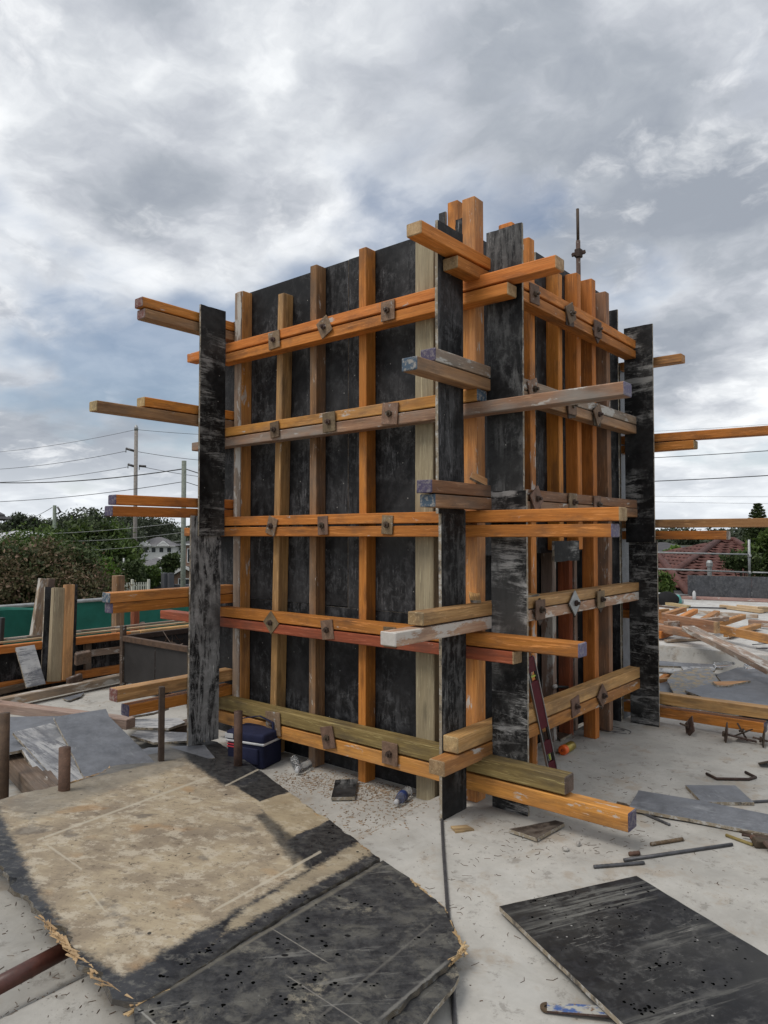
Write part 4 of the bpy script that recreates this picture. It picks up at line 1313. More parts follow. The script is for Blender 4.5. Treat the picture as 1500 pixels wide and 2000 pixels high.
cooler()
def bottle_mat():
    m, N = new_mat('plastic_clear')
    co, raw, rnd = objco(N)
    n1 = N.noise(co, 30, 4, .6)
    finish(N, (.86, .88, .90), .12, n1, .5, .006, .5, 0, {'Transmission Weight': .92, 'IOR': 1.33})
    return m
M['pet'] = bottle_mat()
M['label_blue'] = flat('label_navy', (.03, .05, .16), .4, 0, .2)
def bottle(a, yaw, label, has_label, squash=1.0, cap=True):
    z0 = floor_z(a[0], a[1])
    r_ = .032
    mw = Matrix.Translation((a[0], a[1], z0 + r_)) @ Matrix.Rotation(yaw, 4, 'Z') @ Matrix.Rotation(R(90), 4, 'Y')
    t = thing('plastic_bottle', label, 'bottle', (a[0], a[1], z0))
    lathe('bottle_body', [(.010, .002), (.028, .0), (.0315, .012), (.031, .05), (.028, .07), (.031, .085), (.0315, .13), (.026, .165), (.014, .19), (.0125, .205)], [M['pet']], t, mw, 18)
    if cap:
        lathe('bottle_cap', [(.0145, .198), (.015, .2), (.015, .216), (.013, .218)], [M['whiteplastic']], t, mw, 16)
    if has_label:
        lathe('bottle_label', [(.0318, .085), (.0322, .086), (.0322, .128), (.0318, .129)], [M['label_blue']], t, mw, 18)
bottle((-1.60, .07), R(-35), 'clear plastic bottle lying by the cooler bag, cap towards the camera', False)
bottle((-1.46, .12), R(-75), 'clear plastic bottle beside another one at the stud foot', False)
bottle((-.60, .10), R(-72), 'clear plastic bottle with dark blue label near the pale stud', True)

# ================================================================== LEFT SIDE OF THE DECK
FZ = -.072
def peg(u0, v0, r, x, y, ztop, label, lean=0.0):
    o = tube('steel_peg', [(x, y, FZ - .05), (x + lean, y, ztop)], r, 'rust_peg', None, 14)
    tag(o, label, 'steel peg', 'rusty pegs around the broken sheet')
def peg_px(u0, u1, vt, zt, label, mat='rust_peg', angle=False):
    a, b = G(u0, vt, zt), G(u1, vt, zt)
    r_ = (b - a).length / 2 * .88
    c = (a + b) / 2
    if angle:
        o = beam('steel_peg', (c.x, c.y, FZ - .05), (c.x, c.y, zt), r_ * 1.6, r_ * 1.5, 'rust_dk', up=(0.4, 1, 0), c=.002)
    else:
        o = tube('steel_peg', [(c.x, c.y, FZ - .05), (c.x, c.y, zt)], r_, mat, None, 16)
    tag(o, label, 'steel peg')
peg_px(-2, 20, 1393, .46, 'thick rusty steel peg at the left edge of the picture')
peg_px(114, 139, 1460, .33, 'short rusty steel peg in front of the grey plywood sheet')
peg_px(308, 324, 1341, .52, 'tall dark steel peg left of the left corner post', angle=True)
peg_px(456, 475, 1389, .36, 'rusty steel peg in front of the cooler bag')

# plywood heap on the left
def px_sheet(name, pts, mat, label, t=.018, jag=.002, seed=3, cat='plywood'):
    o = sheet(name, [G(u, v, z_) for (u, v, z_) in pts], t, mat, jag=jag, sub=.06, seed=seed)
    tag(o, label, cat)
    return o
px_sheet('plywood_sheet', [(105, 1400, .24), (207, 1383, .24), (214, 1390, .24), (310, 1500, .0), (185, 1550, .0)], 'ply_grey', 'smooth blue-grey plywood sheet leaning on the heap at left')
px_sheet('plywood_sheet', [(25, 1430, .20), (108, 1412, .19), (195, 1530, .0), (130, 1550, .0)], 'ply_slurry', 'white smeared plywood sheet under the smooth grey one', seed=4)
px_sheet('plywood_sheet', [(40, 1460, .145), (95, 1450, .14), (165, 1550, -.01), (105, 1568, -.01)], 'ply_slurry', 'lowest white smeared sheet of the heap, edge showing', seed=14)
px_sheet('plywood_sheet', [(-30, 1420, .14), (20, 1400, .14), (120, 1398, .14), (115, 1440, .14), (35, 1466, .14), (-30, 1478, .14)], 'ply_grey', 'grey plywood sheet behind the thick peg at left', seed=5)
px_sheet('plywood_offcut', [(215, 1410, .09), (262, 1398, .09), (300, 1392, .09), (330, 1382, .09), (250, 1384, .09)], 'ply_slurry', 'white smeared offcut under the purple-ended waler', seed=6)
px_sheet('plywood_offcut', [(240, 1420, .05), (262, 1404, .06), (350, 1402, .07), (362, 1410, .07), (330, 1422, .06)], 'ply_slurry', 'pale plywood piece lying left of the left corner post, upper one', seed=7)
px_sheet('plywood_offcut', [(255, 1436, .02), (270, 1426, .03), (390, 1432, .03), (400, 1445, .02), (300, 1450, .01)], 'ply_slurry', 'pale plywood piece under the other one left of the post', seed=8)
px_sheet('plywood_offcut', [(258, 1470, .0), (290, 1460, .0), (400, 1455, .0), (420, 1480, .0), (300, 1495, .0)], 'ply_grey', 'grey plywood flap behind the far edge of the broken sheet', seed=8)
def ptimber(a, b, w, h, mat, label, e0=None, e1=None, name='timber', group=None, roll=0):
    o = beam(name, a, b, w, h, mat, None, e0, e1, band=.03 if (e0 or e1) else 0, roll=roll)
    tag(o, label, 'timber', group)
    return o
a, b = G(-60, 1372, .15), G(256, 1413, .13)
ptimber(a, b, .10, .075, 'pinkwood', 'pinkish slurry-stained timber lying across the left heap')
a, b = G(20, 1368, .0), G(232, 1324, .0)
ptimber(a + (a - b) * .25, b + (b - a) * .2, .10, .075, 'greywood', 'long weathered timber on the slab in front of the low left wall')
a, b = G(-10, 1352, .0), G(60, 1335, .02)
ptimber(a + (a - b) * .4, b, .09, .06, 'darkwood', 'dark timber lying under the tilted grey offcut')
a, b = G(25, 1488, .03), G(95, 1560, .03)
ptimber(a, b + (b - a) * .2, .12, .11, 'darkwood', 'thick dark timber below the plywood heap at left, purple end', None, 'purple')
a, b = G(40, 1455, .05), G(105, 1545, .03)
ptimber(a, b, .08, .07, 'darkwood', 'dark timber beside the thick one below the plywood heap')
# pieces under walers
a, b = G(330, 1430, -.04), G(440, 1400, -.04)
ptimber(a, b, .16, .09, 'darkwood', 'dark block behind the left corner post')

# low upstand wall with timber rails
t = thing('upstand_formwork', 'low black plywood formwork wall with orange rails at left', 'formwork', (-5.4, .8, FZ))
for k, (y0, y1) in enumerate(((-3.4, -1.0), (-.995, 1.4), (1.405, 3.8))):
    board('form_panel', (-5.45, (y0 + y1) / 2, FZ), (-5.45, (y0 + y1) / 2, .40), y1 - y0, .018, 'ply', t, (1, 0, 0))
beam('rail', (-5.38, -3.4, .405), (-5.38, 1.15, .398), .09, .075, 'orange', t, None, 'rawend', band=.12)
beam('rail', (-5.40, 1.17, .395), (-5.40, 3.8, .385), .09, .075, 'raw', t)
beam('rail', (-5.39, -3.4, .035), (-5.39, 3.8, .02), .09, .08, 'orange', t)
beam('rail', (-5.41, .1, .245), (-5.41, 3.8, .21), .05, .07, 'greywood', t)
board('cap_strip', (-5.50, -3.4, .47), (-5.50, 3.8, .455), .05, .018, 'palewood', t, (0, 0, 1), 'palewood')
board('cap_strip', (-5.60, -3.4, .485), (-5.60, 3.8, .475), .04, .018, 'greywood', t, (0, 0, 1), 'greywood')
for y in (-1.6, .55, 2.0):
    beam('stud', (-5.405, y, -.02), (-5.405, y, .36), .05, .07, 'darkwood', t, up=(0, 1, 0))

# boards standing against the low wall
def stand_board(u0, u1, vt, vb, x, mat, label, t=.02, lean=.12, wood=False, dy=0.0):
    p0, p1 = PX((u0[0] + u0[1]) / 2, vt, x - lean), PX((u1[0] + u1[1]) / 2, vb, x)
    w = (PX(u0[1], vt, x) - PX(u0[0], vt, x)).length
    nrm = (p1 - p0).cross(Vector((0, 1, 0)))
    if nrm.x < 0: nrm = -nrm
    if wood:
        o = beam('timber', p1, p0, w, .065, mat, up=nrm)
        tag(o, label, 'timber')
    else:
        o = board('plywood_strip', p1, p0, w, t, mat, nrm=nrm, chips=.002, seed=4)
        tag(o, label, 'plywood')
stand_board((88, 104), (80, 97), 1146, 1330, -5.28, 'ply', 'narrow black plywood strip standing with pale outline at left')
stand_board((103, 126), (94, 117), 1148, 1331, -5.18, 'treated', 'pale treated timber standing upright in the left bundle', .05, .10, True)
stand_board((126, 144), (119, 138), 1142, 1328, -5.16, 'raw', 'brown timber standing upright beside the pale one', .05, .10, True)
stand_board((142, 152), (136, 146), 1141, 1327, -5.24, 'ply_fin', 'black plywood strip at the right side of the upright bundle')
stand_board((77, 93), (57, 78), 1130, 1245, -5.62, 'greywood', 'bluish grey board leaning behind the upright bundle', .05, .0, True)
stand_board((93, 106), (78, 90), 1130, 1245, -5.70, 'darkwood', 'dark board leaning behind the upright bundle', .05, .0, True)
stand_board((30, 68), (52, 90), 1262, 1339, -5.05, 'ply_slurry', 'short grey plywood offcut tilted against the left rails', .02, .22)
stand_board((0, 8), (-4, 5), 1206, 1260, -5.55, 'blackplastic', 'black stub standing at the far left edge', .05, 0, True)
o = boxm('timber_block', (.05, .16, .13), 'darkwood', None, T(-5.03, .30, .27, .1, .3, 0), .006)
tag(o, 'small brown block nailed on the upright bundle', 'timber')
o = boxm('steel_bracket', (.05, .16, .09), 'rust_dk', None, T(-5.0, .20, .06, .2, .1, .1), .006)
tag(o, 'small rusty bracket at the foot of the upright bundle', 'bracket')
# posts beyond the wall
def post(u0, u1, vt, x, zb, mat, label):
    a, b = PX(u0, vt, x), PX(u1, vt, x)
    w = (b - a).length * .62
    c = (a + b) / 2
    o = beam('timber_post', (c.x, c.y, zb), (c.x, c.y, c.z), w, w, mat, up=(0, 1, 0))
    tag(o, label, 'post')
post(218, 244, 1124, -6.0, .2, 'brown', 'brown timber post standing behind the blue-ended waler')
post(255, 273, 1170, -6.2, .2, 'orange_red', 'reddish timber post right of the brown one')
post(273, 284, 1215, -6.2, .2, 'pinkwood', 'short pinkish block beside the reddish post')

# steel waste bin
t = thing('waste_bin', 'brown steel-framed waste bin with dark panels beyond the left post', 'waste bin', (-4.73, .58, FZ))
bx0, bx1, by0, by1, bz0, bz1 = -4.73, -3.55, .58, 1.75, .02, .49
for (x, y, zt) in ((bx0, by0, .60), (bx1, by0, .49), (bx0, by1, .55), (bx1, by1, .49)):
    beam('corner_post', (x, y, FZ), (x, y, zt), .05, .05, 'rust_dk', t, up=(0, 1, 0), c=.003)
for (a, b) in (((bx0, by0), (bx1, by0)), ((bx0, by1), (bx1, by1)), ((bx0, by0), (bx0, by1)), ((bx1, by0), (bx1, by1))):
    a3, b3 = Vector((*a, bz1 - .02)), Vector((*b, bz1 - .02))
    d = (b3 - a3).normalized() * .026
    beam('top_rail', a3 + d, b3 - d, .045, .055, 'rust_peg' if a[1] == by0 and b[1] == by0 else 'rust_dk', t, c=.003)
    m_ = (a3 + b3) / 2
    nrm = Vector((0, -1, 0)) if a[1] == b[1] else Vector((-1, 0, 0))
    half = (b3 - a3) / 2
    for k, s in ((0, -.25), (1, .25)):
        c = m_ + (b3 - a3) * s
        board('side_panel', (c.x, c.y, bz0), (c.x, c.y, bz1 - .05), (b3 - a3).length / 2 - .012, .008, 'binpanel' if 'binpanel' in M else 'blackplastic', t, nrm, 'rust_dk')
board('bin_floor', (bx0, (by0 + by1) / 2, .03), (bx1, (by0 + by1) / 2, .03), by1 - by0, .01, 'rust_dk', t, (0, 0, 1), 'rust_dk')
rr = random.Random(5)
pts_v, pts_f = [], []
for k in range(90):
    p = Vector((rr.uniform(bx0 + .1, bx1 - .1), rr.uniform(by0 + .1, by1 - .1), rr.uniform(.30, .43)))
    d = Vector((rr.uniform(-1, 1), rr.uniform(-1, 1), rr.uniform(-.2, .45))).normalized() * rr.uniform(.06, .22)
    s = d.cross(Vector((.3, .2, 1))).normalized() * .006
    u_ = d.cross(s).normalized() * .005
    k0 = len(pts_v)
    pts_v += [p - s, p + s, p + u_, p + d - s, p + d + s, p + d + u_]
    pts_f += [(k0, k0 + 1, k0 + 4, k0 + 3), (k0 + 1, k0 + 2, k0 + 5, k0 + 4), (k0 + 2, k0, k0 + 3, k0 + 5)]
o = link('timber_scraps', mesh('timber_scraps', pts_v, pts_f), [M['darkwood']])
tag(o, 'tangle of thin wood scraps filling the waste bin', 'scraps', kind='stuff')
# a pale rubble lump on rail
# reddish rail sitting on the wall by the post
# small scraps on slab left
px_sheet('plywood_offcut', [(122, 1364, -.05), (150, 1356, -.05), (165, 1352, -.05), (158, 1360, -.05), (135, 1368, -.05)], 'ply_grey', 'thin grey scrap on the slab in front of the long weathered timber', .01)

# green shade cloth on the edge protection
t = thing('shade_cloth_fence', 'dark green shade cloth hung on a rail along the deck edge', 'fence', (-7.25, 1.5, 0))
nu, nv = 60, 8
verts, faces = [], []
for i in range(nu + 1):
    y = -5 + 11.5 * i / nu
    for j in range(nv + 1):
        f = j / nv
        z_ = .63 - f * .85
        verts.append((-7.25 + .05 * math.sin(y * 2.7 + f * 3) * f + .03 * math.sin(y * 7 + 2 * f), y, z_ + .025 * math.sin(y * 1.9)))
for i in range(nu):
    for j in range(nv):
        k = i * (nv + 1) + j
        faces.append((k, k + nv + 1, k + nv + 2, k + 1))
m, N = new_mat('shade_cloth_green')
co = N.n('ShaderNodeTexCoord').outputs['Object']
n1 = N.noise(co, 3, 5, .6)
n2 = N.noise(N.scale(co, (2, 1.0, 9)), 1, 5, .6, .6)
col = N.mix(N.mapr(n1, .35, .65), (.008, .085, .060), (.014, .135, .10))
col = N.mix(N.m('MULTIPLY', N.smooth(n2, .62, .70), .4), col, (.25, .36, .33))
finish(N, col, .75, n1, .4, .02, .3)
M['shade'] = m
link('cloth', mesh('cloth', verts, faces, None, True), [M['shade']], t, Matrix.Identity(4))
tube('top_rail', [(-7.25, -5, .655), (-7.25, 1.0, .645), (-7.25, 6.5, .66)], .025, 'galv', t, 8)
for y in (-3, -.3, 2.2, 4.6):
    tube('fence_post', [(-7.29, y, -.5), (-7.29, y, .70)], .022, 'galv', t, 8)
# slumped top of the cloth
verts, faces = [], []
for i in range(13):
    y = -1.4 + 2.4 * i / 12
    for j in range(5):
        verts.append((-7.18 + .09 * j / 4, y, .60 + .10 * math.sin(math.pi * j / 4) * (1 - i / 14) + .02 * math.sin(5 * y)))
for i in range(12):
    for j in range(4):
        k = i * 5 + j
        faces.append((k, k + 5, k + 6, k + 1))
link('cloth_fold', mesh('cloth_fold', verts, faces, None, True), [M['shade']], t, Matrix.Identity(4))

# ================================================================== RIGHT SIDE: RAISED SLAB CLUTTER
UZ = .2
px_sheet('plywood_sheet', [(1303, 1328, .12), (1318, 1312, .14), (1385, 1302, .16), (1410, 1340, .10), (1320, 1362, .07)], 'ply_yellow', 'worn plywood piece with yellow stain on the right heap', seed=15)
px_sheet('plywood_sheet', [(1338, 1348, .11), (1430, 1325, .10), (1560, 1318, .10), (1560, 1400, .10), (1415, 1378, .11)], 'ply_grey', 'large blue-grey plywood sheet on top of the right heap', seed=16)
px_sheet('plywood_sheet', [(1398, 1318, .07), (1440, 1304, .07), (1560, 1300, .07), (1560, 1345, .07), (1420, 1345, .06)], 'ply_grey', 'grey plywood sheet behind the large one on the right heap', seed=17)
px_sheet('plywood_strip', [(1284, 1290, .13), (1330, 1294, .12), (1412, 1299, .10), (1412, 1305, .10), (1284, 1300, .12)], 'ply_grey', 'thin plywood strip along the concrete step', seed=18)
px_sheet('plywood_strip', [(1284, 1304, .10), (1335, 1308, .10), (1330, 1316, .10), (1284, 1312, .10)], 'ply_slurry', 'short pale strip in front of the strip along the step', seed=19)
px_sheet('plywood_strip', [(1330, 1302, .13), (1400, 1302, .13), (1395, 1310, .13), (1335, 1310, .13)], 'ply_slurry', 'pale splintered strip behind the yellow-stained piece', seed=20)
px_sheet('plywood_strip', [(1392, 1331, .13), (1466, 1330, .12), (1420, 1339, .12), (1400, 1339, .12)], 'raw', 'pointed pale splint lying across the right heap', seed=21)
px_sheet('plywood_offcut', [(1284, 1336, .06), (1305, 1330, .06), (1316, 1352, .05), (1290, 1362, .05), (1284, 1362, .05)], 'ply_grey', 'grey offcut half hidden behind the right corner post', seed=22)
px_sheet('plywood_strip', [(1288, 1364, .05), (1310, 1350, .05), (1335, 1364, .05), (1420, 1384, .05), (1500, 1396, .05), (1350, 1392, .05)], 'darkwood', 'dark plywood under the right heap', seed=23)
ptimber(G(1284, 1335, .03), G(1312, 1316, .06), .06, .07, 'orange', 'orange timber end poking out beside the right corner post')
ptimber(G(1284, 1328, .09), G(1312, 1326, .09), .05, .025, 'raw', 'thin pale batten beside the right corner post')
# timber stack on the raised slab
def ut(u0, v0, u1, v1, z_, w, h, mat, label, e0=None, e1=None, ext0=0, ext1=0, z1=None):
    a, b = G(u0, v0, z_), G(u1, v1, z_ if z1 is None else z1)
    d = b - a
    return ptimber(a - d * ext0, b + d * ext1, w, h, mat, label, e0, e1)
ut(1284, 1206, 1402, 1226, .42, .07, .14, 'brown', 'thick tan timber lying highest on the slab stack', None, 'rawend', .25)
ut(1404, 1228, 1500, 1248, .36, .07, .10, 'orange_old', 'long orange timber running off the right edge', None, None, .3, .3)
ut(1290, 1204, 1336, 1190, .34, .09, .07, 'orange_old', 'first short orange cross timber of the slab stack, leftmost')
ut(1322, 1212, 1358, 1193, .34, .08, .07, 'orange', 'second short orange cross timber of the slab stack')
ut(1362, 1219, 1400, 1197, .34, .09, .07, 'orange_old', 'third short orange cross timber of the slab stack')
ut(1380, 1226, 1452, 1204, .34, .07, .07, 'orange_old', 'rightmost short orange cross timber of the slab stack')
ut(1300, 1219, 1420, 1208, .40, .07, .06, 'greywood', 'grey timber lying askew across the short orange timbers')
ut(1420, 1240, 1480, 1222, .26, .09, .06, 'orange_old', 'faded short timber lying askew right of the slab stack')
ut(1300, 1252, 1390, 1246, .225, .06, .03, 'greywood', 'thin grey batten near the edge of the raised slab')
ut(1284, 1195, 1304, 1193, .36, .07, .07, 'raw', 'short tan timber half hidden behind the right post')
ut(1345, 1194, 1480, 1204, .25, .07, .06, 'greywood', 'grey weathered timber lying behind the slab stack')
ut(1284, 1226, 1362, 1240, .34, .10, .09, 'brown', 'splintered brown timber under the slab stack', None, None, .3)
ut(1344, 1227, 1500, 1305, .42, .16, .06, 'greywood', 'broad weathered plank sloping down to the right', None, None, 0, .25, z1=.26)
ut(1284, 1240, 1308, 1234, .27, .10, .09, 'orange', 'orange timber end under the splintered brown timber')
ut(1463, 1216, 1520, 1221, .27, .07, .09, 'greywood', 'greenish grey timber end at the right edge of the slab')
ut(1482, 1248, 1530, 1252, .30, .07, .08, 'pinkwood', 'pinkish timber end at the right edge above the plank')
ut(1297, 1178, 1345, 1185, .23, .10, .05, 'palewood', 'pale new timber near the black bag on the slab')
ut(1408, 1184, 1488, 1194, .24, .08, .06, 'palewood', 'pale new timber with a nailed end at right')
ut(1440, 1183, 1500, 1189, .23, .05, .04, 'palewood', 'thin pale batten behind the pale timber at right')
ut(1284, 1183, 1325, 1188, .22, .03, .03, 'darkwood', 'thin dark stick left on the slab')
ut(1345, 1186, 1420, 1188, .22, .025, .025, 'steel', 'thin dark bar in front of the hoarding')
ut(1469, 1259, 1500, 1257, .22, .012, .012, 'steel', 'short dark bar at right, upper one')
ut(1476, 1266, 1500, 1267, .22, .012, .012, 'steel', 'short dark bar at right, lower one')
o = boxm('timber_block', (.16, .12, .09), 'palewood', None, frame(G(1492, 1190, .26), RT + F0 * .3, (0, 0, 1)), .006)
tag(o, 'pale wood block on the end of the new timber', 'timber')
# clear plastic and bag
def crumple(name, p, s, mat, label, cat, seed, flatten=.5):
    rr = random.Random(seed)
    bm = bmesh.new()
    bmesh.ops.create_icosphere(bm, subdivisions=3, radius=1.0)
    ks = [(Vector((rr.uniform(-1, 1), rr.uniform(-1, 1), rr.uniform(-1, 1))).normalized(), rr.uniform(2, 6), rr.uniform(0, 6)) for _ in range(8)]
    for v in bm.verts:
        q = sum(math.sin(v.co.dot(k) * f + ph) for k, f, ph in ks) * .055
        v.co = Vector((v.co.x * s[0], v.co.y * s[1], max(v.co.z, -.75) * s[2])) * (1 + q)
    o = link(name, from_bm(name, bm, True), [M[mat]], None, T(p.x, p.y, p.z, 0, 0, PHI))
    tag(o, label, cat)
M['tealcloth'] = fabric('cloth_teal', (.12, .36, .33))
M['blackbag'] = fabric('bag_black', (.012, .012, .013))
crumple('bag', G(1303, 1172, .29), (.20, .14, .15), 'blackbag', 'black bag slumped on the raised slab', 'bag', 3)
crumple('cloth_bundle', G(1321, 1172, .27), (.10, .09, .10), 'tealcloth', 'teal cloth bundle beside the black bag', 'cloth', 4)
boxm('plastic_tub', (.30, .16, .07), 'galv', None, frame(G(1318, 1174, .24), RT, (0, 0, 1)), .02, 2)
tag(bpy.data.objects['plastic_tub'], 'grey tray in front of the teal bundle', 'tray')
def bottle2(u, v, z, label):
    p = G(u, v, z)
    t = thing('plastic_bottle', label, 'bottle', p)
    lathe('bottle_body', [(.01, .002), (.026, 0), (.03, .02), (.029, .13), (.024, .16), (.013, .185), (.012, .20)], [M['pet']], t, Matrix.Translation(p) @ Matrix.Rotation(PHI, 4, 'Z') @ Matrix.Rotation(R(85), 4, 'Y'), 14)
    lathe('bottle_cap', [(.014, .195), (.014, .215)], [M['whiteplastic']], t, Matrix.Translation(p) @ Matrix.Rotation(PHI, 4, 'Z') @ Matrix.Rotation(R(85), 4, 'Y'), 12)
bottle2(1395, 1299, .16, 'clear crushed bottle lying on the strip by the concrete step')
bottle2(1455, 1302, .13, 'clear bottle on the grey sheet at right')
p = G(1356, 1172, .2)
o = lathe('white_canister', [(.025, 0), (.035, .004), (.035, .15), (.022, .17), (.018, .19)], [M['whiteplastic']], None, T(p.x, p.y, .2), 14)
tag(o, 'slim white canister standing in front of the dark hoarding', 'canister')

# dark plywood hoarding along the far edge
t = thing('hoarding', 'dark plywood hoarding along the far edge of the raised slab', 'hoarding', G(1420, 1172, .2))
h0, h1 = G(1343, 1170, .2), G(1500, 1176, .2)
dh = (h1 - h0)
up_h = .50
L_ = dh.length
dn = dh.normalized()
hn = dn.cross(Vector((0, 0, 1)))
if hn.dot(CAM - h0) < 0: hn = -hn
for k in range(3):
    c = h0 + dn * (1.2 * k + .6)
    board('hoarding_panel', (c.x, c.y, .2), (c.x, c.y, .2 + up_h), 1.195, .018, 'ply_grey_dark', t, hn, chips=.003, seed=k)
beam('base_plate', h0 - dn * 1.0 + hn * .06 + Vector((0, 0, .03)), h0 + dn * 4 + hn * .06 + Vector((0, 0, .03)), .09, .06, 'pinkwood', t) if False else None
M['pinkdark'] = M['pinkwood']
beam('base_plate', h0 - dn * .9 + hn * .06 + Vector((0, 0, .035)), h0 + dn * 3.6 + hn * .06 + Vector((0, 0, .035)), .09, .065, 'pinkwood', t)
# edge protection rails
t = thing('guard_rail', 'galvanised pipe guard rail with post beyond the hoarding', 'guard rail', D(1465, 1130, 15.6))
for (v0, v1) in ((1079, 1083), (1111, 1118)):
    tube('rail', [D(1200, v0 - 2, 14.9), D(1283, v0, 15.0), D(1462, v1, 15.2)], .017, 'galv', t, 8)
tube('rail', [D(1470, 1118, 15.2), D(1540, 1120, 15.3)], .017, 'galv', t, 8)
tube('rail', [D(1284, 1159, 14.9), D(1346, 1163, 15.0)], .02, 'galv', t, 8)
tube('post', [D(1464, 1135, 15.25), D(1463, 1054, 15.25)], .026, 'galv', t, 8)
for v in (1086, 1119):
    boxm('coupler', (.07, .07, .07), 'galv', t, Matrix.Translation(D(1464, v, 15.22)), .02)
# second rail seen between the tower and the left post
t = thing('guard_rail', 'thin guard rail seen through the gap left of the tower studs', 'guard rail', D(449, 1200, 13))
for v in (1080, 1097, 1198):
    tube('rail', [D(395, v + 1, 13), D(520, v - 2, 13)], .018, 'galv', t, 8)
tube('post', [D(437, 1240, 13), D(437, 1060, 13)], .02, 'rust_dk', t, 8)

# ================================================================== DEBRIS THAT NOBODY COULD COUNT
def debris():
    rr = random.Random(17)
    verts, faces = [], []
    def shard(p, L, w, yaw, bend=0.0):
        d = Vector((math.cos(yaw), math.sin(yaw), 0))
        s = Vector((-d.y, d.x, 0))
        z0 = floor_z(p.x, p.y)
        k = len(verts)
        h = w * .8
        for f, b in ((-.5, 0), (0, bend), (.5, 0)):
            q = p + d * (L * f) + s * (b * L)
            q.z = z0
            ww = w * (1 - abs(f) * .5)
            verts.extend([q - s * ww + Vector((0, 0, .0005)), q + s * ww + Vector((0, 0, .0005)), q + Vector((0, 0, h + .001))])
        for i in (0, 3):
            faces.extend([(k + i, k + i + 3, k + i + 5, k + i + 2), (k + i + 1, k + i + 2, k + i + 5, k + i + 4)])
    for _ in range(110):
        u, v = rr.uniform(890, 1500), rr.uniform(1420, 1990)
        p = G(u, v, 0)
        if p.x < -.05 and p.y > .1: continue
        shard(p, .004 + .05 * rr.random() ** 2.5, rr.uniform(.0006, .0022), rr.uniform(0, 6.3), rr.uniform(-.25, .25))
    for (cu, cv, su, sv, n) in ((1010, 1640, 60, 25, 50), (1240, 1570, 60, 35, 40), (1180, 1520, 60, 20, 35), (1100, 1640, 60, 20, 25), (1230, 1640, 80, 25, 30), (1150, 1440, 40, 15, 25), (880, 1760, 40, 60, 40)):
        for _ in range(n):
            p = G(rr.gauss(cu, su), rr.gauss(cv, sv), 0)
            shard(p, .006 + .045 * rr.random() ** 1.8, rr.uniform(.0006, .002), rr.uniform(0, 6.3), rr.uniform(-.35, .35))
    for _ in range(160):
        p = G(rr.uniform(0, 280), rr.uniform(1680, 1990), 0)
        shard(p, rr.uniform(.006, .03), rr.uniform(.0008, .003), rr.uniform(0, 6.3))
    o = link('wood_splinters', mesh('wood_splinters', verts, faces), [M['darkwood']])
    tag(o, 'scattered dark wood splinters and nails on the bare slab', 'debris', kind='stuff')
    verts.clear(); faces.clear()
    for (cu, cv, su, sv, n) in ((640, 1530, 55, 14, 700), (740, 1545, 40, 12, 700), (700, 1600, 70, 25, 420), (580, 1520, 25, 10, 120), (790, 1575, 25, 10, 120), (230, 1362, 60, 12, 120)):
        for _ in range(n):
            p = G(rr.gauss(cu, su), rr.gauss(cv, sv), FZ)
            if p.y > .17: continue
            shard(p, .004 + .022 * rr.random() ** 2, rr.uniform(.001, .004), rr.uniform(0, 6.3), rr.uniform(-.2, .2))
    o = link('sawdust', mesh('sawdust', verts, faces), [M['flakes']])
    tag(o, 'brown sawdust and bark flakes along the foot of the left form panels', 'sawdust', kind='stuff')
debris()

# ================================================================== BACKGROUND
def leaf_mat(name, c1, c2, c3=None):
    m, N = new_mat(name)
    rnd = N.n('ShaderNodeNewGeometry').outputs['Random Per Island']
    col = N.ramp(rnd, [(0, c1), (.55, c2), (1, c3 or c2)])
    b = N.n('ShaderNodeBsdfPrincipled', {'Base Color': col, 'Roughness': .6, 'Specular IOR Level': .3})
    tr = N.n('ShaderNodeBsdfTranslucent', {'Color': col})
    mx = N.n('ShaderNodeMixShader', {0: .25, 1: b.outputs[0], 2: tr.outputs[0]})
    N.n('ShaderNodeOutputMaterial', {'Surface': mx.outputs[0]})
    return m
M['leaf_dark'] = leaf_mat('leaves_dark', (.024, .040, .013), (.055, .080, .027), (.095, .125, .045))
M['leaf_green'] = leaf_mat('leaves_green', (.035, .065, .014), (.075, .120, .025), (.12, .17, .04))
M['leaf_bright'] = leaf_mat('leaves_bright', (.06, .12, .015), (.11, .19, .025), (.17, .25, .05))
M['leaf_brown'] = leaf_mat('leaves_brown', (.055, .065, .025), (.12, .105, .05), (.26, .165, .115))
M['leaf_far'] = leaf_mat('leaves_far', (.036, .050, .030), (.065, .080, .048), (.095, .11, .068))
M['bark'] = flat('bark', (.085, .065, .048), .9, 0, .4, 12, .2, .5)

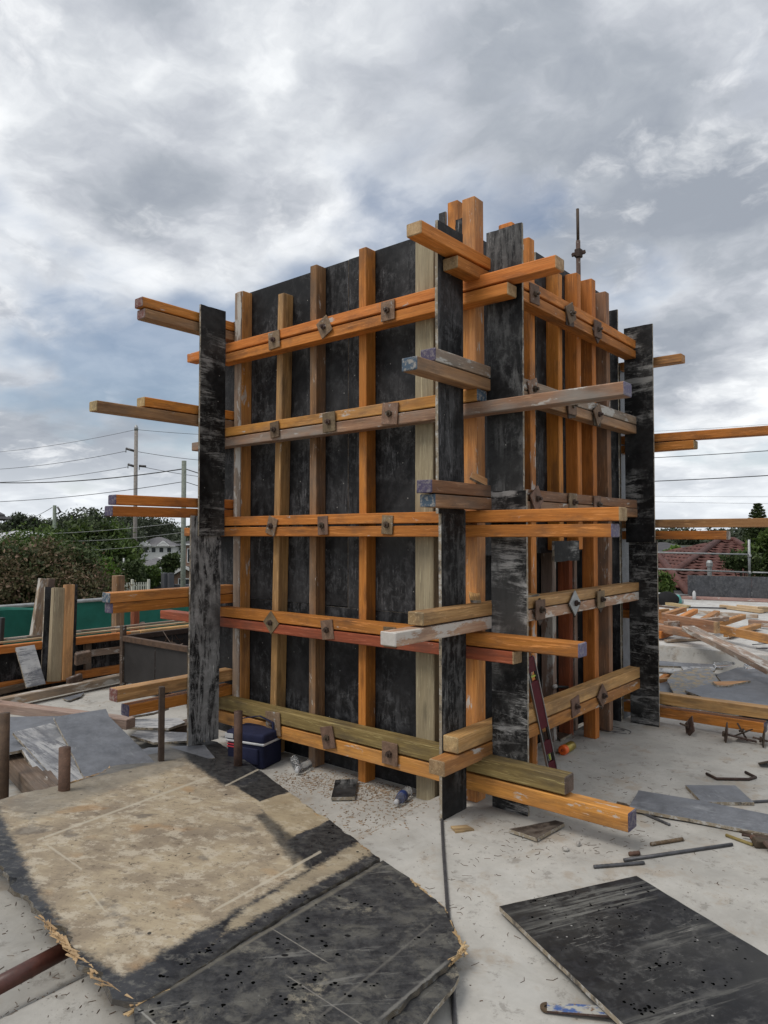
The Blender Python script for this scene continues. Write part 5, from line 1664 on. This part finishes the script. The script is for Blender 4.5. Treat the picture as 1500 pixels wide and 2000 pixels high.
def leaf_cloud(center, radii, n_clumps, per, size, seed, droop=0.0, shell=.55, spread=.30):
    g = np.random.default_rng(seed)
    d = g.normal(size=(n_clumps, 3)); d /= np.linalg.norm(d, axis=1)[:, None]
    rad = shell + (1 - shell) * g.random(n_clumps) ** .6
    lump = 1 + .22 * np.sin(d[:, 0] * 5 + seed) * np.cos(d[:, 1] * 4 + seed * 1.7) + .15 * np.sin(d[:, 2] * 7 + seed * .3)
    cc = d * (rad * lump)[:, None] * np.array(radii)
    cs = g.uniform(.55, 1.25, n_clumps) * spread * float(np.mean(radii))
    P = np.repeat(cc, per, axis=0) + g.normal(size=(n_clumps * per, 3)) * np.repeat(cs, per)[:, None] * np.array([.5, .5, .42])
    n = len(P)
    nr = g.normal(size=(n, 3)) + np.array([0, 0, .7]); nr /= np.linalg.norm(nr, axis=1)[:, None]
    a = np.cross(nr, g.normal(size=(n, 3))); a /= np.linalg.norm(a, axis=1)[:, None]
    a[:, 2] -= droop; a /= np.linalg.norm(a, axis=1)[:, None]
    b = np.cross(nr, a)
    s = g.uniform(.6, 1.35, n) * size
    A, B = a * s[:, None], b * (s * .48)[:, None]
    V = np.stack([P - A, P + B * .9, P + A, P - B * .9], axis=1).reshape(-1, 3) + np.array(center)
    return V
def quads_mesh(name, V):
    me = bpy.data.meshes.new(name)
    n = len(V) // 4
    me.vertices.add(n * 4)
    me.vertices.foreach_set('co', V.astype(np.float32).ravel())
    me.loops.add(n * 4)
    me.loops.foreach_set('vertex_index', np.arange(n * 4, dtype=np.int32))
    me.polygons.add(n)
    me.polygons.foreach_set('loop_start', np.arange(0, n * 4, 4, dtype=np.int32))
    me.update(calc_edges=True)
    me.validate()
    return me
def limb_mesh(base, top, r0, crown_c, radii, n, seed):
    g = random.Random(seed)
    verts, faces = [], []
    def branch(pts, rs, seg=7):
        k0 = len(verts)
        for i, (p, r_) in enumerate(zip(pts, rs)):
            d = (pts[min(i + 1, len(pts) - 1)] - pts[max(i - 1, 0)]).normalized()
            s = d.cross(Vector((.3, 1, .1))).normalized(); u_ = s.cross(d)
            for q in range(seg):
                a = 2 * math.pi * q / seg
                verts.append(p + s * r_ * math.cos(a) + u_ * r_ * math.sin(a))
        for i in range(len(pts) - 1):
            for q in range(seg):
                faces.append((k0 + i * seg + q, k0 + i * seg + (q + 1) % seg, k0 + (i + 1) * seg + (q + 1) % seg, k0 + (i + 1) * seg + q))
    base, top = Vector(base), Vector(top)
    tr = [base + (top - base) * (i / 4) + Vector((g.uniform(-1, 1), g.uniform(-1, 1), 0)) * r0 * .8 * (i > 0) for i in range(5)]
    branch(tr, [r0 * (1.25 - .2 * i) for i in range(5)])
    for _ in range(n):
        st = tr[g.choice((2, 3, 4))]
        d = Vector((g.gauss(0, 1), g.gauss(0, 1), abs(g.gauss(0, .8)) + .2)).normalized()
        en = Vector(crown_c) + Vector((d.x * radii[0], d.y * radii[1], d.z * radii[2])) * g.uniform(.55, .9)
        md = (st + en) / 2 + Vector((g.uniform(-.1, .1), g.uniform(-.1, .1), .12)) * radii[0]
        branch([st, md, en], [r0 * .5, r0 * .3, r0 * .1], 5)
    return mesh('trunk', verts, faces, None, True)
def tree(name, label, cat, c, radii, base_z, mat, clumps, per, size, seed, r0=.12, droop=0.0, limbs=7, group=None, extra=None, spread=.30):
    c = Vector(c)
    t = thing(name, label, cat, (c.x, c.y, base_z), group)
    link('trunk', limb_mesh((c.x, c.y, base_z), (c.x, c.y, c.z), r0, c, radii, limbs, seed), [M['bark']], t, Matrix.Identity(4))
    V = leaf_cloud(c, radii, clumps, per, size, seed, droop, spread=spread)
    o = link('crown', quads_mesh('crown', V), [M[mat]], t, Matrix.Identity(4))
    if extra:
        V = leaf_cloud(c + Vector(extra[1]), extra[2], extra[3], per, size, seed + 50, droop, spread=spread)
        link('crown', quads_mesh('crown', V), [M[extra[0]]], t, Matrix.Identity(4))
    return t
def Dz(u, v, d): return D(u, v, d)

# ---- left vegetation
tree('shrub', 'tall green shrub at the left edge behind the shade cloth', 'shrub', Dz(35, 1122, 13), (1.2, 1.2, .62), -2.6, 'leaf_green', 420, 75, .038, 21, .09, limbs=9)
tree('shrub', 'brown-tipped shrub in front of the tall green one', 'shrub', Dz(100, 1163, 11.6), (.85, .85, .72), -2.6, 'leaf_brown', 330, 75, .036, 22, .08, .25, 9, extra=('leaf_dark', (-.2, .1, -.05), (.9, .85, .75), 240))
tree('shrub', 'brownish shrub lowest at the left edge', 'shrub', Dz(5, 1150, 11.2), (.75, .75, .6), -2.6, 'leaf_brown', 190, 75, .036, 23, .08, .25, 7, extra=('leaf_dark', (0, .1, .05), (.72, .72, .58), 150))
tree('tree', 'dark broad tree behind the shrubs at left', 'tree', Dz(165, 1090, 38), (2.1, 2.1, 1.8), -2.6, 'leaf_dark', 200, 48, .15, 24, .2, limbs=10, extra=('leaf_green', (.3, .3, .0), (2.1, 2.1, 1.8), 90))
tree('tree', 'dark tree right of the broad one, beside the tall pole', 'tree', Dz(216, 1108, 36), (1.05, 1.05, 1.2), -2.6, 'leaf_dark', 115, 48, .13, 25, .15, limbs=8, extra=('leaf_green', (.2, .2, .2), (1.1, 1.1, 1.2), 50))
tree('round_bush', 'clipped bright green round bush below the dark trees', 'bush', Dz(207, 1121, 27), (.46, .46, .44), -2.0, 'leaf_bright', 120, 55, .05, 26, .05, limbs=5, spread=.22)
tree('bush', 'light green bush behind the picket fence', 'bush', Dz(288, 1128, 34), (.65, .6, .55), -2.4, 'leaf_green', 90, 40, .08, 27, .05, limbs=5)
tree('bush', 'dark bush beside the light green one', 'bush', Dz(255, 1126, 33), (.6, .6, .6), -2.4, 'leaf_dark', 90, 40, .09, 28, .05, limbs=5)
tree('tree', 'far rounded tree above the grey roof at left', 'tree', Dz(40, 1030, 110), (2.6, 2.6, 1.6), -4, 'leaf_far', 120, 36, .3, 29, .2, limbs=6)
tree('tree', 'dark tree between the two white houses', 'tree', Dz(332, 1100, 60), (.9, .9, .8), -4, 'leaf_dark', 60, 36, .16, 30, .12, limbs=5)
tree('tree', 'dark hedge tree seen past the left post', 'tree', Dz(462, 1070, 40), (1.4, 1.4, 1.2), -3, 'leaf_dark', 120, 40, .16, 31, .12, limbs=5)
# far wooded ridge reads as one mass
def ridge():
    parts = []
    g = random.Random(4)
    for (u, v, d, r_, rz) in tuple((u_, 1040 + (u_ * 7 % 11), 150 + (u_ * 13 % 70), 9, 3.2) for u_ in range(-1500, -20, 75)) + tuple((u_, 1042 + (u_ * 7 % 9), 150 + (u_ * 13 % 60), 8, 2.6) for u_ in range(1600, 2900, 80)) + ((60, 1040, 260, 9, 3.5), (130, 1036, 250, 9, 4.5), (165, 1022, 200, 5.5, 4.0), (205, 1024, 210, 6, 3.6), (245, 1030, 190, 4, 3.4), (275, 1026, 200, 5, 3.6), (300, 1031, 210, 5, 3.2), (325, 1040, 230, 6, 2.6),
                          (355, 1045, 260, 8, 2.2), (400, 1044, 260, 9, 2.6), (450, 1043, 240, 8, 2.6), (520, 1044, 240, 9, 2.4), (100, 1050, 170, 7, 2.6), (240, 1052, 170, 5, 2.4), (300, 1060, 220, 8, 2.2), (345, 1062, 200, 6, 2.0),
                          (1180, 1050, 160, 6, 2.0), (1230, 1050, 150, 6, 1.6), (1290, 1053, 140, 5, 1.6), (1335, 1051, 150, 5, 1.5), (1385, 1052, 150, 6, 1.4), (1430, 1050, 150, 5, 1.6), (1480, 1049, 140, 5, 1.6), (1540, 1048, 140, 6, 1.8)):
        parts.append(leaf_cloud(D(u, v, d), (r_, r_, rz), 90, 22, r_ * .085, g.randint(1, 999)))
    o = link('distant_trees', quads_mesh('distant_trees', np.concatenate(parts)), [M['leaf_far']])
    tag(o, 'far wooded ridge of grey-green trees along the horizon', 'trees', kind='stuff')
ridge()
# ---- right vegetation
tree('tree', 'green tree at the right edge beside the red roof', 'tree', Dz(1522, 1090, 18), (.66, .66, .55), -3, 'leaf_dark', 130, 50, .07, 41, .1, limbs=8, extra=('leaf_green', (0, 0, .15), (.65, .65, .5), 60))
tree('shrub', 'feathery shrub in front of the red roof, by the rail post', 'shrub', Dz(1448, 1095, 17.2), (.36, .36, .22), -3, 'leaf_dark', 50, 40, .055, 42, .05, .5, 6, extra=('leaf_green', (.1, .1, .02), (.33, .3, .2), 25))
tree('bush', 'light green bush rising between the red and dark roofs', 'bush', Dz(1320, 1083, 30), (.40, .4, .30), -3, 'leaf_bright', 60, 40, .06, 43, .05, limbs=5)
tree('shrub', 'low green shrub below the gutter beside the right post', 'shrub', Dz(1290, 1150, 15.6), (.30, .3, .35), -3, 'leaf_green', 50, 40, .055, 44, .05, limbs=5)
tree('tree', 'pale green tree seen between tower and right post', 'tree', Dz(1190, 1090, 22), (.6, .6, .7), -3, 'leaf_green', 70, 40, .08, 45, .07, limbs=5)
# norfolk pine: tiers
def pine():
    c = D(1481, 1050, 90)
    t = thing('norfolk_pine', 'dark tiered pine tree on the right horizon', 'tree', (c.x, c.y, -2))
    ztop = D(1480, 986, 90).z
    tube('trunk', [(c.x, c.y, -2), (c.x, c.y, ztop)], .22, 'bark', t, 8, r1=.04)
    g = np.random.default_rng(6)
    V = []
    z = ztop
    k = 0
    while z > -1.5:
        f = (ztop - z) / (ztop + 1.5)
        r_ = .25 + 2.1 * f ** .8
        nb = 7
        for q in range(nb):
            a = 2 * math.pi * (q + .5 * (k % 2)) / nb + g.uniform(-.2, .2)
            for w in np.linspace(.15, 1, 7):
                p = np.array([c.x + math.cos(a) * r_ * w, c.y + math.sin(a) * r_ * w, z + .18 * w * w * r_])
                V.append(leaf_cloud(p, (.20, .20, .10), 4, 8, .15, int(g.integers(1, 9999))))
        z -= .34 + .08 * g.random()
        k += 1
    link('crown', quads_mesh('crown', np.concatenate(V)), [M['leaf_dark']], t, Matrix.Identity(4))
pine()

# ---- houses
M['wall_white'] = flat('render_white', (.62, .62, .61), .8, 0, .08, 2)
M['wall_brick'] = None
def brick_mat():
    m, N = new_mat('brick_wall')
    co = N.n('ShaderNodeTexCoord').outputs['Object']
    br = N.n('ShaderNodeTexBrick', {'Vector': N.n('ShaderNodeMapping', {'Vector': co, 'Rotation': (R(90), 0, 0)}).outputs[0], 'Color1': (.20, .105, .07, 1), 'Color2': (.27, .16, .11, 1), 'Mortar': (.34, .31, .27, 1), 'Scale': 3.0, 'Mortar Size': .015})
    finish(N, br.outputs[0], .85)
    return m
M['wall_brick'] = brick_mat()
M['roof_grey'] = flat('roof_grey_tiles', (.13, .125, .13), .8, 0, .25, 3)
M['roof_dark'] = flat('roof_dark_tiles', (.055, .052, .055), .8, 0, .25, 3)
M['roof_light'] = flat('roof_light_metal', (.42, .42, .42), .6, 0, .12, 3)
M['trim'] = flat('trim_white_paint', (.70, .70, .70), .6, 0, .06)
M['window'] = flat('window_glass_dark', (.025, .03, .036), .12, 0, .2, 2)
M['wall_sunlit'] = flat('render_tan_sunlit', (.55, .33, .18), .8, 0, .1, 1)  # warm sunlight painted into the tan wall and roof colour
def slab_roof(parent, pts, mat, th=.12, name='roof'):
    P = [Vector(p) for p in pts]
    n = len(P)
    nr = (P[1] - P[0]).cross(P[2] - P[0]).normalized()
    if nr.z < 0: nr = -nr
    verts = P + [p - nr * th for p in P]
    faces = [tuple(range(n)), tuple(range(2 * n - 1, n - 1, -1))] + [(i, n + i, n + (i + 1) % n, (i + 1) % n) for i in range(n)]
    o0 = P[0]
    return link(name, mesh(name, [v - o0 for v in verts], faces), [M[mat]], parent, Matrix.Translation(o0))
def house(label, d, u0, u1, v_base, v_eave, v_ridge, depth, wall, roof, hip=True, wins=3, gables=0, yaw=0.0, ov=.35, front_gable=False):
    """house whose camera-side wall spans u0..u1 at distance d"""
    a, b = D(u0, v_base, d), D(u1, v_base, d)
    z0, z1, z2 = a.z, D(u0, v_eave, d).z, D((u0 + u1) / 2, v_ridge, d + depth / 2).z
    dx = RT * math.cos(yaw) + F0 * math.sin(yaw)
    w = (b - a).length
    b = a + dx * w
    dy = Vector((-dx.y, dx.x, 0))
    if dy.dot(F0) < 0: dy = -dy
    a = Vector((a.x, a.y, z0))
    t = thing('house', label, 'house', a)
    c = a + dx * w / 2 + dy * depth / 2
    mw = frame(Vector((c.x, c.y, (z0 - 1.5 + z1) / 2)), dx, (0, 0, 1))
    boxm('wall', (w, depth, z1 - z0 + 1.5), wall, t, mw, 0)
    e = lambda s, q, z: a + dx * (w * s) + dy * (depth * q) + dx * (ov * (1 if s > .5 else -1 if s < .5 else 0)) + dy * (ov * (1 if q > .5 else -1 if q < .5 else 0)) + Vector((0, 0, z - a.z))
    if front_gable:
        r0, r1 = e(.5, 0, z2), e(.5, 1, z2)
        slab_roof(t, [e(0, 0, z1 - .1), r0, r1, e(0, 1, z1 - .1)], roof)
        slab_roof(t, [e(1, 1, z1 - .1), r1, r0, e(1, 0, z1 - .1)], roof)
        g0, g1, g2 = a + Vector((0, 0, z1 - a.z)), a + dx * w + Vector((0, 0, z1 - a.z)), a + dx * w / 2 + Vector((0, 0, z2 - a.z - .15))
        slab_roof(t, [g0, g1, g2], wall, .2, 'gable_wall')
        for p, q in ((e(0, 0, z1), r0), (e(1, 0, z1), r0)):
            beam('barge_board', p, q, .06, .22, 'trim', t)
    else:
        ins = min(depth / 2, w * .45) / w if hip else 0.0
        r0 = e(.5, .5, z2) - dx * (w * (.5 - ins) + (0 if hip else ov))
        r1 = e(.5, .5, z2) + dx * (w * (.5 - ins) + (0 if hip else ov))
        A, B, C_, D_ = e(0, 0, z1), e(1, 0, z1), e(1, 1, z1), e(0, 1, z1)
        slab_roof(t, [A, B, r1, r0], roof)
        slab_roof(t, [C_, D_, r0, r1], roof)
        if hip:
            slab_roof(t, [D_, A, r0], roof)
            slab_roof(t, [B, C_, r1], roof)
        beam('gutter', A - Vector((0, 0, .08)), B - Vector((0, 0, .08)), .12, .16, 'trim', t)
        for k in range(gables):
            s = (k + .65) / (gables + .15)
            gw = w * .16
            p = a + dx * (w * s) - dy * .9
            zz = z1
            L, Rr, Tt = p - dx * gw, p + dx * gw, p + Vector((0, 0, 0))
            for q in (L, Rr): q.z = zz
            Tt.z = zz + (z2 - z1) * .55
            slab_roof(t, [L, Rr, Tt], wall, .2, 'gable_wall')
            bk = dy * depth * .35
            slab_roof(t, [L - dx * .2, Tt + Vector((0, 0, .1)), Tt + bk, L + bk], roof)
            slab_roof(t, [Rr + dx * .2, Rr + bk, Tt + bk, Tt + Vector((0, 0, .1))], roof)
            for q in (L, Rr):
                beam('barge_board', q, Tt, .08, .3, 'trim', t)
    for k in range(wins):
        s = (k + .5) / wins
        p = a + dx * (w * s) - dy * .03
        hz = z0 + (z1 - z0) * .52
        mwn = frame(Vector((p.x, p.y, hz)), dx, (0, 0, 1))
        ww, hh = w / wins * .5, (z1 - z0) * .52
        f = boxm('window_frame', (ww + .16, .06, hh + .16), 'trim', t, mwn, 0)
        boxm('pane', (ww, .08, hh), 'window', f, mwn, 0)
    return t
house('white weatherboard house with grey hip roof and two small gables on the far slope', 190, 262, 338, 1083, 1066, 1049, 9, 'wall_white', 'roof_grey', True, 5, 2, ov=.8)
house('low white house with grey hipped roof half hidden behind the tall pole', 80, 262, 322, 1131, 1107, 1090, 5, 'wall_white', 'roof_grey', True, 2, 0)
house('white house with pale metal roof right of the low white one', 95, 290, 342, 1118, 1098, 1083, 6, 'wall_white', 'roof_light', True, 2, 0)
house('brick house with white-edged gable beside the left post', 62, 337, 388, 1150, 1126, 1104, 6, 'wall_brick', 'roof_dark', False, 1, 0, front_gable=True)
house('two-storey brick house with dark roof behind the brick gable', 84, 360, 440, 1110, 1062, 1040, 7, 'wall_brick', 'roof_dark', True, 3, 0)
house('small orange sunlit building on the far ridge', 280, 313, 336, 1052, 1041, 1038, 6, 'wall_sunlit', 'wall_sunlit', False, 0, 0, ov=.1)
house('house with low grey roof at the left edge behind the shrub', 62, -60, 62, 1075, 1052, 1036, 7, 'wall_white', 'roof_light', True, 2, 0)
house('house with dark hip roof behind the red-roofed one', 42, 1285, 1395, 1100, 1083, 1059, 7, 'wall_brick', 'roof_dark', True, 2, 0)
# eave of a near roof poking in from the left
t = thing('neighbour_roof', 'dark roof corner poking in at the left edge above the trees', 'roof', D(0, 1012, 26))
e0, e1, e2 = D(-90, 1010, 26), D(22, 1012, 26), D(-90, 985, 28)
slab_roof(t, [D(-120, 1000, 26), D(10, 1005, 26), D(0, 1000, 28), D(-120, 985, 28)], 'roof_dark', .12)
beam('gutter', D(-120, 1008, 26), D(22, 1012, 26), .12, .08, 'roof_grey', t)
beam('fascia', D(-120, 1015, 26.1), D(12, 1015, 26.1), .1, .08, 'roof_dark', t)

# ---- red tiled roofs
M['tile_red'] = None
def tile_mat():
    m, N = new_mat('roof_tile_red')
    co, raw, rnd = objco(N)
    n1 = N.noise(co, 5, 6, .65)
    v = N.mapr(rnd, 0, 1, .78, 1.2)
    col = N.mix(N.mapr(n1, .35, .65), (.085, .032, .026), (.130, .054, .042))
    col = N.mix(1.0, col, N.n('ShaderNodeCombineColor', {0: v, 1: v, 2: v}).outputs[0], 'MULTIPLY')
    col = N.mix(N.m('MULTIPLY', N.smooth(N.noise(co, 14, 6, .7), .58, .7), .5), col, (.15, .12, .11))
    finish(N, col, .7, n1, .2, .01, .35)
    return m
M['tile_red'] = tile_mat()
def tile_mesh(w, l):
    n = 8
    verts, faces = [], []
    for x in (0, 1):
        for k in range(n + 1):
            f = k / n
            z = .012 * math.sin(f * 2 * math.pi * 1.0 + .6)
            verts.append((w * (f - .5), (-.5 if x == 0 else .5) * l, z + (.045 if x == 0 else 0.0)))
    for k in range(n):
        faces.append((k, k + 1, n + 2 + k, n + 1 + k))
    k0 = len(verts)
    for k in range(n + 1):
        v = verts[k]; verts.append((v[0], v[1], v[2] - .022))
    for k in range(n):
        faces.append((k, k0 + k, k0 + k + 1, k + 1))
    return mesh('roof_tile', verts, faces, None, True)
def tiled_slope(parent, poly, tw=.31, tl=.33, budget=300):
    """poly: planar world polygon, first edge = eave left->right"""
    P = [Vector(p) for p in poly]
    ex = (P[1] - P[0]).normalized()
    nr = (P[1] - P[0]).cross(P[2] - P[0]).normalized()
    if nr.z < 0: nr = -nr
    ey = nr.cross(ex)
    if ey.z < 0: ey = -ey
    deck = slab_roof(parent, [p - nr * .05 for p in P], 'roof_dark', .06, 'roof_deck')
    loc = [((p - P[0]).dot(ex), (p - P[0]).dot(ey)) for p in P]
    hmax = max(q[1] for q in loc); xmin = min(q[0] for q in loc); xmax = max(q[0] for q in loc)
    def inside(x, y):
        c = False
        j = len(loc) - 1
        for i in range(len(loc)):
            if (loc[i][1] > y) != (loc[j][1] > y) and x < (loc[j][0] - loc[i][0]) * (y - loc[i][1]) / (loc[j][1] - loc[i][1]) + loc[i][0]:
                c = not c
            j = i
        return c
    y, row, n = tl / 2, 0, 0
    rot = Matrix((ex, ey, nr)).transposed().to_4x4()
    while y < hmax:
        x = xmin + tw / 2 + (tw / 2 if row % 2 else 0)
        while x < xmax:
            if inside(x, y):
                w = P[0] + ex * x + ey * y + nr * .01
                dd = w - CAM
                fw = dd.dot(FW)
                u = 750 + 1400 * dd.dot(RT) / fw
                v = 1000 - 1400 * dd.dot(UP) / fw
                if 1275 < u < 1512 and v < 1150 and n < budget:
                    mw = rot.copy(); mw.translation = w
                    link('roof_tile', TILE, [M['tile_red']], deck, mw)
                    n += 1
            x += tw
        y += tl * .86
        row += 1
    return n
TILE = tile_mesh(.335, .44)
t = thing('house', 'house with red tiled hip roofs beyond the hoarding', 'house', D(1420, 1200, 20))
rA0, rA1 = D(1404, 1058, 23.5), D(1434, 1058, 23.5)
eL, eR = D(1268, 1156, 18.6), D(1590, 1156, 18.6)
zev = eL.z
eLb = Vector((eL.x, eL.y, zev)) + F0 * 9.6
eRb = Vector((eR.x, eR.y, zev)) + F0 * 9.6
n1 = tiled_slope(t, [eL, eR, rA1, rA0])
n2 = tiled_slope(t, [eR, eRb, rA1], budget=60)
tiled_slope(t, [eLb, eL, rA0], budget=120)
slab_roof(t, [eRb, eLb, rA0, rA1], 'tile_red', .06, 'roof_deck')
for p, q in ((rA0, rA1), (eL, rA0), (eR, rA1)):
    tube('ridge_capping', [p + Vector((0, 0, .05)), q + Vector((0, 0, .05))], .10, 'tile_red', t, 8)
# lower wing in front, hip end
w0, w1 = D(1200, 1086, 19.6), D(1288, 1092, 18.4)
wl, wr = D(1160, 1166, 15.9), D(1347, 1166, 15.9)
zb = wr.z
wrb = Vector((wr.x, wr.y, zb)) + F0 * 4.6
n3 = tiled_slope(t, [wl, wr, w1, w0])
n4 = tiled_slope(t, [wr, wrb, w1], budget=80)
for p, q in ((w0, w1), (wr, w1)):
    tube('ridge_capping', [p + Vector((0, 0, .05)), q + Vector((0, 0, .05))], .09, 'tile_red', t, 8)
beam('gutter', wl - Vector((0, 0, .06)), wr - Vector((0, 0, .06)), .12, .10, 'trim', t)
beam('gutter', eL - Vector((0, 0, .06)), eR - Vector((0, 0, .06)), .12, .10, 'trim', t)
cw = (wl + wr) / 2 + F0 * 2.4
boxm('wall', ((wr - wl).length - .6, 3.9, 3.2), 'wall_brick', t, frame(Vector((cw.x, cw.y, zb - 1.7)), RT, (0, 0, 1)), 0)
cw = (eL + eR) / 2 + F0 * 4.8
boxm('wall', ((eR - eL).length - .6, 8.6, 3.2), 'wall_brick', t, frame(Vector((cw.x, cw.y, zev - 1.7)), RT, (0, 0, 1)), 0)
# flue
pf = D(1386, 1128, 19.2)
lathe('flue', [(.06, -.5), (.06, .30), (.085, .30), (.085, .40), (.05, .46)], [M['galv']], t, Matrix.Translation(pf), 12, False)

# ---- picket fence and grey wall
t = thing('picket_fence', 'pale picket fence beyond the shade cloth', 'fence', D(230, 1172, 30))
f0, f1 = D(150, 1172, 30), D(292, 1166, 31.5)
d = (f1 - f0)
L_ = d.length; d.normalize()
verts, faces = [], []
hh = .66
k = 0
x = 0
while x < L_:
    p = f0 + d * x
    k0 = len(verts)
    for q in (p - d * .025, p + d * .025):
        for z_ in (0, hh):
            verts.append((q.x, q.y, q.z + z_)); verts.append((q.x + F0.x * .02, q.y + F0.y * .02, q.z + z_))
    faces += [(k0, k0 + 4, k0 + 6, k0 + 2), (k0 + 1, k0 + 3, k0 + 7, k0 + 5), (k0, k0 + 2, k0 + 3, k0 + 1), (k0 + 4, k0 + 5, k0 + 7, k0 + 6), (k0 + 2, k0 + 6, k0 + 7, k0 + 3)]
    x += .10
o = link('pickets', mesh('pickets', verts, faces), [M['trim']], t, Matrix.Identity(4)); tag(o, kind='stuff')
M['trim_cream'] = flat('fence_cream_paint', (.55, .54, .46), .7, 0, .1)
o.data.materials[0] = M['trim_cream']
for z_ in (.12, .52):
    beam('fence_rail', f0 + Vector((0, 0, z_)) + F0 * .05, f1 + Vector((0, 0, z_)) + F0 * .05, .04, .05, 'trim_cream', t)
for u in (193, 198, 258, 290):
    p = D(u, 1170, 29.9)
    beam('fence_post', p, p + Vector((0, 0, .82)), .09, .09, 'trim_cream', t, up=(0, 1, 0))
t = thing('garden_wall', 'dark grey garden wall with square gate pillars behind the picket fence', 'wall', D(340, 1160, 34))
M['wall_grey'] = flat('render_dark_grey', (.085, .085, .095), .8, 0, .15, 3)
beam('wall', D(270, 1156, 34), D(480, 1158, 34), .2, .75, 'wall_grey', t)
for u in (322, 332):
    p = D(u, 1165, 33.6)
    beam('pillar', p, p + Vector((0, 0, 1.1)), .26, .26, 'wall_grey', t, up=(0, 1, 0))

# ---- power poles and lines
M['pole_grey'] = timber('pole_weathered', (.30, .27, .24), (.20, .18, .16), .1, .3, grey=.4)
M['pole_green'] = timber('pole_treated', (.24, .28, .22), (.16, .19, .15), .1, .3, grey=.2)
M['cable'] = flat('cable_black', (.03, .03, .032), .6, 0, .1)
M['insul'] = flat('insulator_dark', (.06, .055, .055), .4, 0, .2)
def pole(u0, u1, vt, d, label, mat):
    p = D((u0 + u1) / 2, vt, d)
    r_ = (u1 - u0) / 2 * d / 1400
    t = thing('power_pole', label, 'power pole', (p.x, p.y, -3))
    tube('pole', [(p.x, p.y, -4.5), (p.x, p.y, p.z)], r_ * 1.15, mat, t, 12, r1=r_)
    return t, p
t1, p1 = pole(262.5, 269.5, 838, 45, 'tall grey power pole with insulator arms', 'pole_grey')
for (ua, va, ub, vb) in ((246, 876, 263, 881), (250, 907, 263, 911), (272, 910, 285, 911)):
    a_, b_ = D(ua, va, 45), D(ub, vb, 45)
    tube('insulator', [a_, b_], .075, 'insul', t1, 8)
    tube('insulator_hanger', [a_ + Vector((0, 0, -.25)), a_ + Vector((0, 0, .06))], .03, 'galv', t1, 6)
lathe('pole_cap', [(.12, -.1), (.13, .1), (.05, .25)], [M['galv']], t1, Matrix.Translation(p1), 10)
t2, p2 = pole(355, 364, 900, 30, 'greenish treated power pole left of the left post', 'pole_green')
t3, p3 = pole(103.5, 110, 987, 38, 'short greenish power pole above the shrubs', 'pole_green')
tube('insulator', [D(112, 990, 38), D(119, 1001, 38)], .05, 'insul', t3, 8)
tube('service_pipe', [D(99.5, 1058, 37.8), D(99.5, 1080, 37.8)], .05, 'galv', t3, 6)
pole(240, 243.5, 1090, 34, 'thin metal street light pole beside the tall power pole', 'galv')[0]['category'] = 'street light'
def wire(a, b, r_, label, sag=.25, mat='cable'):
    a, b = Vector(a), Vector(b)
    pts = [a + (b - a) * (i / 10) - Vector((0, 0, sag * 4 * (i / 10) * (1 - i / 10))) for i in range(11)]
    o = tube('power_line', pts, r_, mat, None, 5)
    tag(o, label, 'cable')
wire(D(-30, 885, 55), D(266, 839, 45), .013, 'highest thin power line, left of the tall pole', .2)
wire(D(266, 839, 45), D(600, 850, 50), .013, 'highest thin power line, right of the tall pole', .2)
wire(D(-30, 918, 55), D(247, 881, 45), .016, 'power line to the upper insulator of the tall pole', .2)
wire(D(262, 881, 45), D(520, 905, 50), .016, 'power line from the upper insulator towards the tower', .2)
wire(D(-30, 943, 55), D(250, 912, 45), .016, 'power line to the lower insulator of the tall pole', .2)
wire(D(284, 913, 45), D(520, 940, 50), .016, 'power line from the lower insulator towards the tower', .2)
wire(D(-30, 942, 36), D(357, 916, 30), .024, 'thick black cable to the greenish pole', .22)
wire(D(362, 916, 30), D(560, 965, 34), .020, 'thick black cable from the greenish pole behind the tower', .1)
wire(D(-30, 981, 36), D(357, 941, 30), .014, 'thin cable below the thick one to the greenish pole', .15)
wire(D(362, 941, 30), D(560, 990, 34), .014, 'thin cable below the thick one behind the tower', .1)
wire(D(46, 1016, 60), D(102, 991, 38), .016, 'cable rising to the short pole from the left', .1)
wire(D(114, 996, 38), D(200, 1035, 60), .014, 'cable falling from the short pole to the right', .1)
wire(D(60, 1043, 36), D(356, 1020, 30), .010, 'thin pale cable crossing in front of the dark trees, upper', .1, 'galv')
wire(D(115, 1057, 36), D(356, 1040, 30), .009, 'thin pale cable crossing in front of the dark trees, middle', .1, 'galv')
wire(D(140, 1075, 36), D(356, 1056, 30), .009, 'thin pale cable crossing in front of the dark trees, lower', .1, 'galv')
wire(D(1190, 846, 70), D(1560, 824, 60), .012, 'topmost thin power line at right', .1)
wire(D(1190, 898, 50), D(1560, 876, 40), .022, 'second power line at right, just below the orange waler', .05)
wire(D(1190, 943, 50), D(1560, 925, 40), .028, 'thickest power line at right', .05)
wire(D(1190, 968, 70), D(1560, 970, 70), .012, 'thin power line below the thickest one at right', .05)
wire(D(1190, 978, 70), D(1560, 984, 70), .012, 'lowest thin power line at right', .05)
